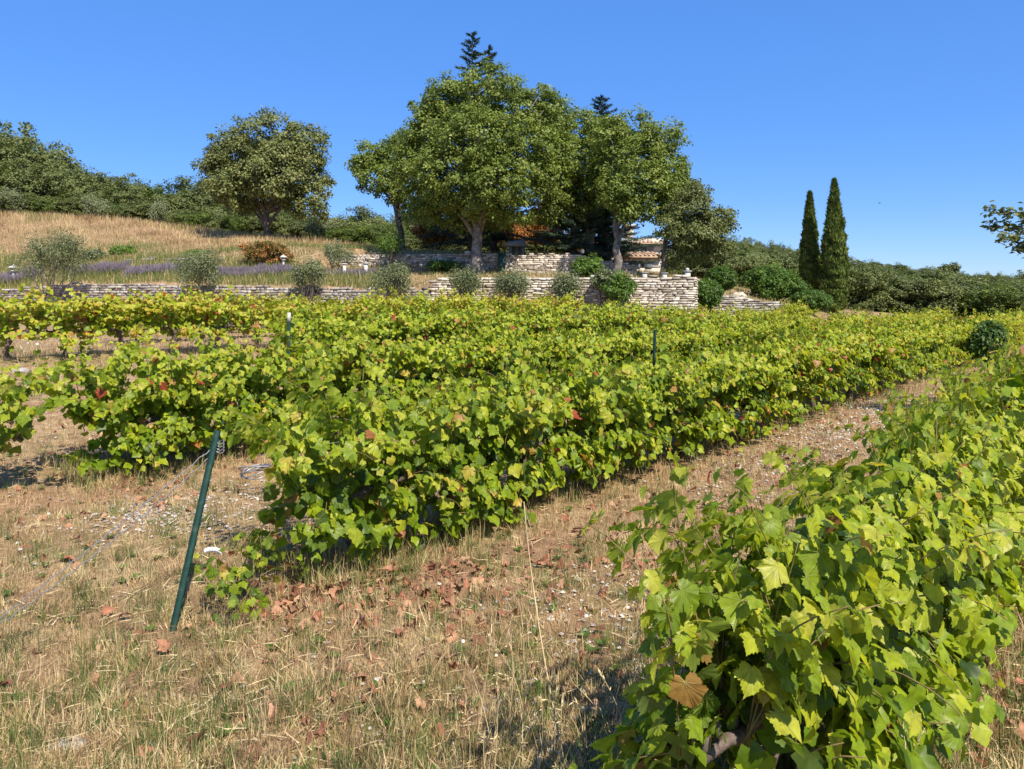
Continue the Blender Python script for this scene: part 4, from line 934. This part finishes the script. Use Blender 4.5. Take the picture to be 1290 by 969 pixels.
bush(1243, 21.5, 428, 19, 28, M_BUSH, 'dark green bush at the end of the vine rows near the right edge', ncl=260, size=.09, tb=.12)
bush(120, 41.5, 322, 16, 9, M_OLIVE, 'low grey green scrub on the bank right of the biggest olive', ncl=90, size=.10)
bush(155, 42.5, 316, 16, 7, M_BUSH, 'low green scrub halfway up the bank', ncl=110, size=.10, tb=.6)
bush(250, 42.0, 320, 18, 7, M_BUSH, 'green weeds clump above the crumbling grey stones', ncl=130, size=.10, tb=.7)
bush(560, 37.3, 335, 26, 8, M_BUSH, 'low green plants in the shade below the upper wall', ncl=90, size=.09, tb=.3)

# woods behind: a handful of grown trees copied over the hill
def wood_proto(seed, h, wr, mt, tb, ncl=330):
    L = [(0, 0, h * .62, wr * .75, wr * .75, h * .34)]; q = random.Random(seed)
    for i in range(8):
        a = i * 2.4; f = q.uniform(.3, .85); L.append((math.cos(a) * wr * .55, math.sin(a) * wr * .55, h * (.3 + .5 * f), wr * q.uniform(.38, .55), wr * q.uniform(.38, .55), h * q.uniform(.16, .24)))
    for i in range(5):
        a = i * 1.2566 + .4; L.append((math.cos(a) * wr * .5, math.sin(a) * wr * .5, h * .2, wr * .5, wr * .5, h * .2))
    mb = MB(); limbs(mb, (0, 0, -.4), (q.gauss(0, .1), 0, h * .4), L[1:6], .16, sub=1)
    return mb.mesh('trunk', M_BARK, True), crown_mesh(L, ncl, 55, .2, .5, mt, tb=tb, tv=.14)
PR = [wood_proto(i, (5.6, 6.2, 5.2, 6.6, 5.8, 4.6, 5.4)[i], (2.6, 2.5, 2.8, 2.7, 2.4, 2.5, 2.6)[i], (M_WOODL, M_WOODL, M_OAK, M_WOODL, M_WOODL, M_WOODL, M_WOODL)[i], (.45, .62, .2, .5, .3, .7, .38)[i]) for i in range(7)]
def wood_tree(u, d, ytop, label, group, w=1.0):
    x0 = X(u, d); zb = zg1(x0, d); t, c = rnd.choice(PR); h = Zp(ytop, d) - zb; s = max(h / 5.9, .35)
    e = empty('woodland_tree', (x0, d, zb - .1), label, 'tree', group, rnd.uniform(0, 6.28)); ww = (s * .5 + .5) * w * rnd.uniform(.9, 1.15)
    e.scale = (ww, ww, s); obj('trunk', t, e); obj('crown', c, e)
# left wood skyline
SK = [(-120, 160), (-60, 158), (0, 162), (40, 165), (75, 190), (110, 205), (145, 212), (180, 222), (205, 226), (240, 215), (265, 215), (300, 235), (340, 245), (380, 245), (420, 250), (445, 262), (480, 250), (520, 262), (560, 270), (610, 280), (660, 285), (700, 280), (740, 285), (780, 290), (820, 296)]
su = [a for a, b in SK]; sv = [b for a, b in SK]
labs = ['tall dark oak at the left end of the wood on the bank', 'dark oak in the wood behind the dry bank', 'dark tree in the wood between the lone oak and the big oaks', 'shadowed tree behind the big oaks']
def lw(u): return 0 if u < 60 else 1 if u < 300 else 2 if u < 540 else 3
GL = ['tall oaks at the far left', 'oaks of the wood behind the bank', 'trees between the lone oak and the big oaks', 'trees behind the big oaks']
for row, (d, dy, st) in enumerate(((64, 34, 27), (68, 14, 30), (74, 0, 26))):
    u = -140 + row * 9
    while u < 830:
        uu = u + rnd.uniform(-6, 6); yt = float(np.interp(uu, su, sv)) + dy * rnd.uniform(.7, 1.3) + rnd.uniform(-4, 8); k = lw(uu)
        dd = d if uu < 440 else d - 8
        wood_tree(uu, dd + rnd.uniform(-1.5, 1.5), yt, labs[k], GL[k]); u += st
# low understory filling beneath the left wood
for i in range(26):
    u = -120 + i * 23; d = 61 if u < 420 else 52; wood_tree(u + rnd.uniform(-6, 6), d + rnd.uniform(-.8, .8), float(np.interp(u, (0, 200, 430, 560), (238, 255, 275, 290))) + rnd.uniform(-4, 10), 'low leafy undergrowth tree at the edge of the wood on the bank', 'undergrowth along the wood edge', .8)
# right woods
RS = [(865, 300), (900, 292), (950, 298), (1000, 305), (1060, 318), (1120, 326), (1200, 335), (1290, 341), (1400, 344)]
ru_ = [a for a, b in RS]; rvv = [b for a, b in RS]
for (d, dy, u0, u1, st, lab, G) in ((56, 52, 960, 1440, 40, 'nearest dark tree of the wood beyond the vineyard', 'front trees of the right wood'), (66, 40, 870, 1440, 32, 'rounded tree low in the wood right of the cypresses', 'second line of the right wood'),
    (80, 26, 870, 1430, 27, 'rounded tree in the middle of the right hand wood', 'middle of the right wood'), (100, 16, 860, 1420, 21, 'small rounded tree high on the wooded hill at the right', 'upper part of the right wood'),
    (125, 8, 860, 1420, 17, 'distant small tree near the skyline of the right hand hill', 'trees near the right skyline'), (155, 1, 860, 1420, 14, 'distant tree forming the skyline of the right hand hill', 'skyline trees at the right')):
    u = u0; kk = 0
    while u < u1:
        uu = u + rnd.uniform(-st * .3, st * .3); yb = HY - (zg1(X(uu, d), d) - H) * F / d
        yt = float(np.interp(uu, ru_, rvv)) + dy + rnd.uniform(-3, 5)
        yt = min(yt, yb - 3.6 * F / d)
        kk += 1; wood_tree(uu, d + rnd.uniform(-2, 2), yt, (ORD[kk - 1] + ' from the left, ' + lab) if d < 70 and kk <= 20 else lab, G, 1.05); u += st
# a taller sparse tree breaking the skyline at the right
pxtree('pine_tree', 'tiny tree with two open tufts breaking the right skyline', 'tree', None, 1197, 120, 350, [(1190, 338, 6, 5, 0), (1201, 336, 6, 5, 0)], M_HOLM, M_BARK, .12, 26, 40, .3, .5, 342, tb=.3)

# branch of a tree standing just outside the frame at the right
xt, yt_ = 11.2, 11.6; zt_ = zg1(xt, yt_)
e = empty('fruit_tree', (xt, yt_, zt_), 'leafy branch tips reaching in from the right edge against the sky', 'tree')
mb = MB(); tips = []
mb.tube([(0, 0, -.2), (.05, 0, .9), (0, .1, 1.7), (-.1, .1, 2.3)], [.13, .1, .09, .07], 8)
def bl(u, y_, d): return np.array((X(u, d) - xt, d - yt_, Zp(y_, d) - zt_))
ends = [(1244, 262, 11.6), (1246, 284, 11.7), (1262, 300, 11.5), (1283, 312, 11.5), (1290, 272, 11.9), (1300, 290, 11.3)]
P = []; N = []; T = []
for (u, y_, d) in ends + [(1340, 250, 12.5), (1380, 235, 11.5), (1400, 280, 12.8), (1430, 230, 12), (1480, 220, 12.8), (1520, 240, 11), (1540, 280, 12.5), (1420, 300, 11), (1480, 250, 10.8)]:
    en = bl(u, y_, d); st = np.array((-.1, .1, 2.1)); q = np.linspace(0, 1, 12)[:, None]; pts = st * (1 - q) + en * q + np.array((0, 0, .35)) * 4 * q * (1 - q) * .5
    pts[1:-1] += R.normal(0, .02, (10, 3)); mb.tube(pts, np.linspace(.03, .005, 12), 5)
    for i in range(330):
        f = 1 - (rnd.random() ** 1.3) * .55; c = st * (1 - f) + en * f + np.array((0, 0, .35)) * 4 * f * (1 - f) * .5
        P.append(c + R.normal(0, .02 + .16 * (1 - f) + .02, 3)); N.append((rnd.gauss(0, .6), rnd.gauss(0, .6), 1)); T.append((rnd.gauss(-.3, .8), rnd.gauss(0, .8), rnd.gauss(-.5, .4)))
mb.obj('branches', M_BARK, e, smooth=True)
V, Fa = scatter(DIA, DIAF, np.array(P), np.array(N), np.array(T), R.uniform(.07, .11, len(P)))
obj('crown', mesh('crown', V, Fa, M_HOLM, np.repeat(np.clip(R.normal(.3, .25, len(P)), 0, 1), 2)), e)

# ------------------------------------------------------------ garden ornaments
def lantern(u, d, yb, ht, label, ped=False):
    x0 = X(u, d); zb = zg1(x0, d) if not ped else zg1(x0, d); e = empty('stone_lantern', (x0, d, zb), label, 'lantern', 'small white garden lanterns')
    off = 0
    if ped:
        off = Zp(yb, d) - zb; b = MB(); b.box(-.3, .3, -.28, .28, -.2, off * .5); b.box(-.26, .25, -.25, .25, off * .5 + .01, off); b.obj('pedestal', M_STONE, e)
    else: off = max(Zp(yb, d) - zb, 0)
    s = ht
    b = MB(); b.lathe([(0, -.05), (.2 * s, -.05), (.2 * s, .08 * s), (.1 * s, .14 * s), (.085 * s, .45 * s), (.12 * s, .5 * s), (.2 * s, .52 * s), (.2 * s, .57 * s), (0, .57 * s)], 12, (0, 0, off))
    if not ped: b.box(-.2 * s, .2 * s, -.2 * s, .2 * s, -.1, off + .02)
    b.obj('base', M_WHITE, e)
    l = MB()
    for a in range(4): c = (math.cos(a * 1.5708 + .785) * .14 * s, math.sin(a * 1.5708 + .785) * .14 * s); l.box(c[0] - .03 * s, c[0] + .03 * s, c[1] - .03 * s, c[1] + .03 * s, off + .57 * s, off + .74 * s)
    l.obj('light_chamber', M_WHITE, e)
    r = MB(); r.lathe([(0, .735 * s), (.32 * s, .73 * s), (.33 * s, .76 * s), (.16 * s, .86 * s), (.05 * s, .92 * s), (.06 * s, .96 * s), (0, 1.0 * s)], 8, (0, 0, off)); r.obj('cap', M_WHITE, e)
lantern(17, 38.9, 352, .8, 'white stone lantern among the lavender at the far left')
lantern(357, 37.6, 336, .62, 'white lantern on a stone pedestal below the red shrub', True)
def pillar(u, d, yb, yt, w_, label, finial=False):
    x0 = X(u, d); zb = zg1(x0, d); z1 = Zp(yt, d) - zb; e = empty('garden_pillar', (x0, d, zb), label, 'pillar', 'short white garden pillars')
    b = MB(); b.box(-w_, w_, -w_, w_, -.1, z1 * .82); b.obj('shaft', M_WHITE, e)
    b = MB(); b.box(-w_ * 1.5, w_ * 1.5, -w_ * 1.5, w_ * 1.5, z1 * .82 + .002, z1 * .9); b.obj('cap', M_WHITE, e)
    if finial: b = MB(); b.lathe([(w_ * .5, z1 * .9), (w_ * .35, z1 * .95), (w_ * .9, z1 * 1.02), (w_ * .7, z1 * 1.12), (0, z1 * 1.2)], 10); b.obj('finial', M_WHITE, e)
pillar(434, 35.3, 342, 330, .07, 'left of the two short white pillars on the lower terrace')
pillar(461, 35.3, 342, 329, .08, 'right of the two short white pillars on the lower terrace')
pillar(812, 31.2, 350, 342, .09, 'short white pillar on the pale wall below the house')
pillar(837, 31.0, 351, 343, .09, 'short white pillar at the foot of the thin straight tree')
pillar(866, 30.6, 352, 340, .10, 'white pillar with finial at the corner of the pale wall', True)
# stone shelter slab behind the upper wall
d = 40.5; x0 = X(651, d); zb = zg1(x0, d); e = empty('stone_shelter', (x0, d, zb), 'little stone hut with a slab roof behind the upper wall', 'hut')
b = MB(); b.box(-.45, -.25, -.3, .3, -.2, .45); b.box(.25, .45, -.3, .3, -.2, .45); b.box(-.25, .25, .1, .3, -.2, .45); b.obj('wall', M_GSTONE, e)
b = MB(); V = [(-.65, -.42, .45), (.65, -.42, .45), (.65, .42, .45), (-.65, .42, .45), (-.5, 0, .72), (.35, 0, .85)]; b.add(V, [(0, 1, 5), (0, 5, 4), (2, 3, 4), (2, 4, 5), (0, 4, 3), (1, 2, 5), (0, 3, 2), (0, 2, 1)]); b.obj('roof', M_STONE, e)
# green bin-like post near the oak
d = 36.9; x0 = X(632, d); zb = zg1(x0, d); e = empty('garden_post', (x0, d, zb), 'dark green square post standing before the upper wall right of the oak trunk', 'post')
b = MB(); b.box(-.17, .17, -.12, .12, -.2, Zp(320, d) - zb); b.obj('body', M_GREEN, e); b = MB(); b.box(-.21, .21, -.16, .16, Zp(320, d) - zb + .002, Zp(320, d) - zb + .07); b.obj('lid', M_GREEN, e)

# ------------------------------------------------------------ house
def house():
    d = 47; k = d / F; xr = X(833, d); zb = zg1(xr - 2, d) - .3; e = empty('stone_house', (xr, d, zb), 'pale stone house with tiled roof half hidden behind the oaks', 'house')
    def zz(y_): return Zp(y_, d) - zb
    def wallbox(x0, x1, y0, y1, z0, z1, wins, depth=.3):
        """front wall at y0 with real window openings, plus side and back walls"""
        b = MB(); xs = sorted({x0, x1, *[w_[0] for w_ in wins], *[w_[1] for w_ in wins]}); zs = sorted({z0, z1, *[w_[2] for w_ in wins], *[w_[3] for w_ in wins]})
        for i in range(len(xs) - 1):
            for j in range(len(zs) - 1):
                mx, mz = (xs[i] + xs[i + 1]) / 2, (zs[j] + zs[j + 1]) / 2
                if any(w_[0] < mx < w_[1] and w_[2] < mz < w_[3] for w_ in wins): continue
                b.box(xs[i], xs[i + 1], y0, y0 + depth, zs[j], zs[j + 1])
        b.box(x0, x0 + depth, y0 + depth, y1, z0, z1); b.box(x1 - depth, x1, y0 + depth, y1, z0, z1); b.box(x0 + depth, x1 - depth, y1 - depth, y1, z0, z1)
        b.obj('wall', M_RENDER, e)
        for (a, c, z2, z3) in wins:
            f = MB(); t = .06
            f.box(a, a + t, y0 + .12, y0 + .18, z2, z3); f.box(c - t, c, y0 + .12, y0 + .18, z2, z3); f.box(a + t, c - t, y0 + .12, y0 + .18, z2, z2 + t); f.box(a + t, c - t, y0 + .12, y0 + .18, z3 - t, z3); f.box((a + c) / 2 - .02, (a + c) / 2 + .02, y0 + .125, y0 + .175, z2 + t, z3 - t)
            w_ = f.obj('window', M_WOOD, e); g = MB(); g.box(a + t, c - t, y0 + .14, y0 + .16, z2 + t, z3 - t); g.obj('pane', M_GLASS, w_)
            for s in (-1, 1):
                sx = a - .42 if s < 0 else c + .02; h_ = MB(); h_.box(sx, sx + .4, y0 - .05, y0 - .005, z2, z3)
                for q in range(8): h_.box(sx + .03, sx + .37, y0 - .065, y0 - .051, z2 + .05 + q * (z3 - z2 - .1) / 8, z2 + .05 + (q + .6) * (z3 - z2 - .1) / 8)
                h_.obj('shutter', M_WOOD, e)
    def tiles(x0, x1, y0, y1, z0, z1, label='roof'):
        b = MB(); b.box(x0, x1, y0, y0 + .02, z0 - .1, z0 - .02)
        b.add([(x0, y0, z0 - .04), (x1, y0, z0 - .04), (x1, y1, z1 - .04), (x0, y1, z1 - .04), (x0, y0, z0 - .12), (x1, y0, z0 - .12), (x1, y1, z1 - .12), (x0, y1, z1 - .12)], [(0, 1, 2, 3), (7, 6, 5, 4), (0, 3, 7, 4), (1, 5, 6, 2)], .3)
        n = int((x1 - x0) / .24); m_ = max(int(math.hypot(y1 - y0, z1 - z0) / .45), 1)
        for i in range(n):
            for j in range(m_):
                xx = x0 + (i + .5) * (x1 - x0) / n; f0 = j / m_; f1 = min((j + 1.12) / m_, 1); A = np.array((xx, y0 + (y1 - y0) * f0, z0 + (z1 - z0) * f0 + .015)); B = np.array((xx, y0 + (y1 - y0) * f1, z0 + (z1 - z0) * f1 - .01))
                b.tube([A, B], [.085, .07], 6, rnd.random())
        return b.obj(label, M_TILE, e)
    W_ = -4.6; wn = lambda u: X(u, d) - xr
    wallbox(W_, 0, 0, 6, 0, zz(307), [(wn(809), wn(815), zz(316), zz(309)), (-3.4, -2.6, 1.2, 2.3)])
    tiles(W_ - .3, .3, -.35, 3, zz(306), zz(306) + .45); tiles(W_ - .3, .3, 6.3, 3.05, zz(306), zz(306) + .45)
    b = MB(); b.box(-1.9, -1.3, 2.6, 3.3, zz(300), zz(300) + 1.0); b.box(-2.0, -1.2, 2.5, 3.4, zz(300) + 1.0, zz(300) + 1.08); b.obj('chimney', M_RENDER, e)
    # lower lean-to in front with its own roof
    wallbox(wn(778), wn(821), -2.6, -.02, 0, zz(328) , [(wn(783), wn(789), .35, zz(333)), (wn(796), wn(803), .35, zz(333))])
    tiles(wn(776), wn(822.5), -2.9, -.01, zz(326), zz(318), 'porch_roof')
    b = MB(); b.box(wn(823.5), wn(829), -.06, -.01, .1, zz(329)); dr = b.obj('door', M_WOOD, e); b = MB(); b.lathe([(0, 0), (.03, .0), (.03, .04), (0, .04)], 8, (wn(824.6), -.09, 1.1)); b.obj('handle', M_WIRE, dr)
house()

# ------------------------------------------------------------ bird
d = 60; e = empty('bird', (X(1108, d), d, Zp(256, d)), 'tiny dark bird gliding in the blue sky right of the cypresses', 'bird'); e.scale = (.6, .6, .6)
b = MB(); b.tube([(-.16, 0, 0), (-.08, 0, .0), (.02, 0, .01), (.12, 0, .01), (.17, 0, 0)], [.012, .035, .045, .03, .008], 8); b.obj('body', M_BIRD, e, smooth=True)
for s in (-1, 1):
    b = MB(); V = [(.08, 0, .02), (-.04, 0, .02), (.02, s * .18, .08), (-.08, s * .2, .07), (-.08, s * .40, .04), (.08, 0, .01), (-.04, 0, .01), (.02, s * .18, .07), (-.08, s * .2, .06)]
    b.add(V, [(0, 1, 3), (0, 3, 2), (2, 3, 4), (5, 8, 6), (5, 7, 8), (7, 4, 8)]); b.obj('wing', M_BIRD, e)
b = MB(); b.add([(-.15, 0, 0), (-.28, .05, 0), (-.28, -.05, 0), (-.15, 0, .012)], [(0, 1, 2), (3, 2, 1)]); b.obj('tail', M_BIRD, e)
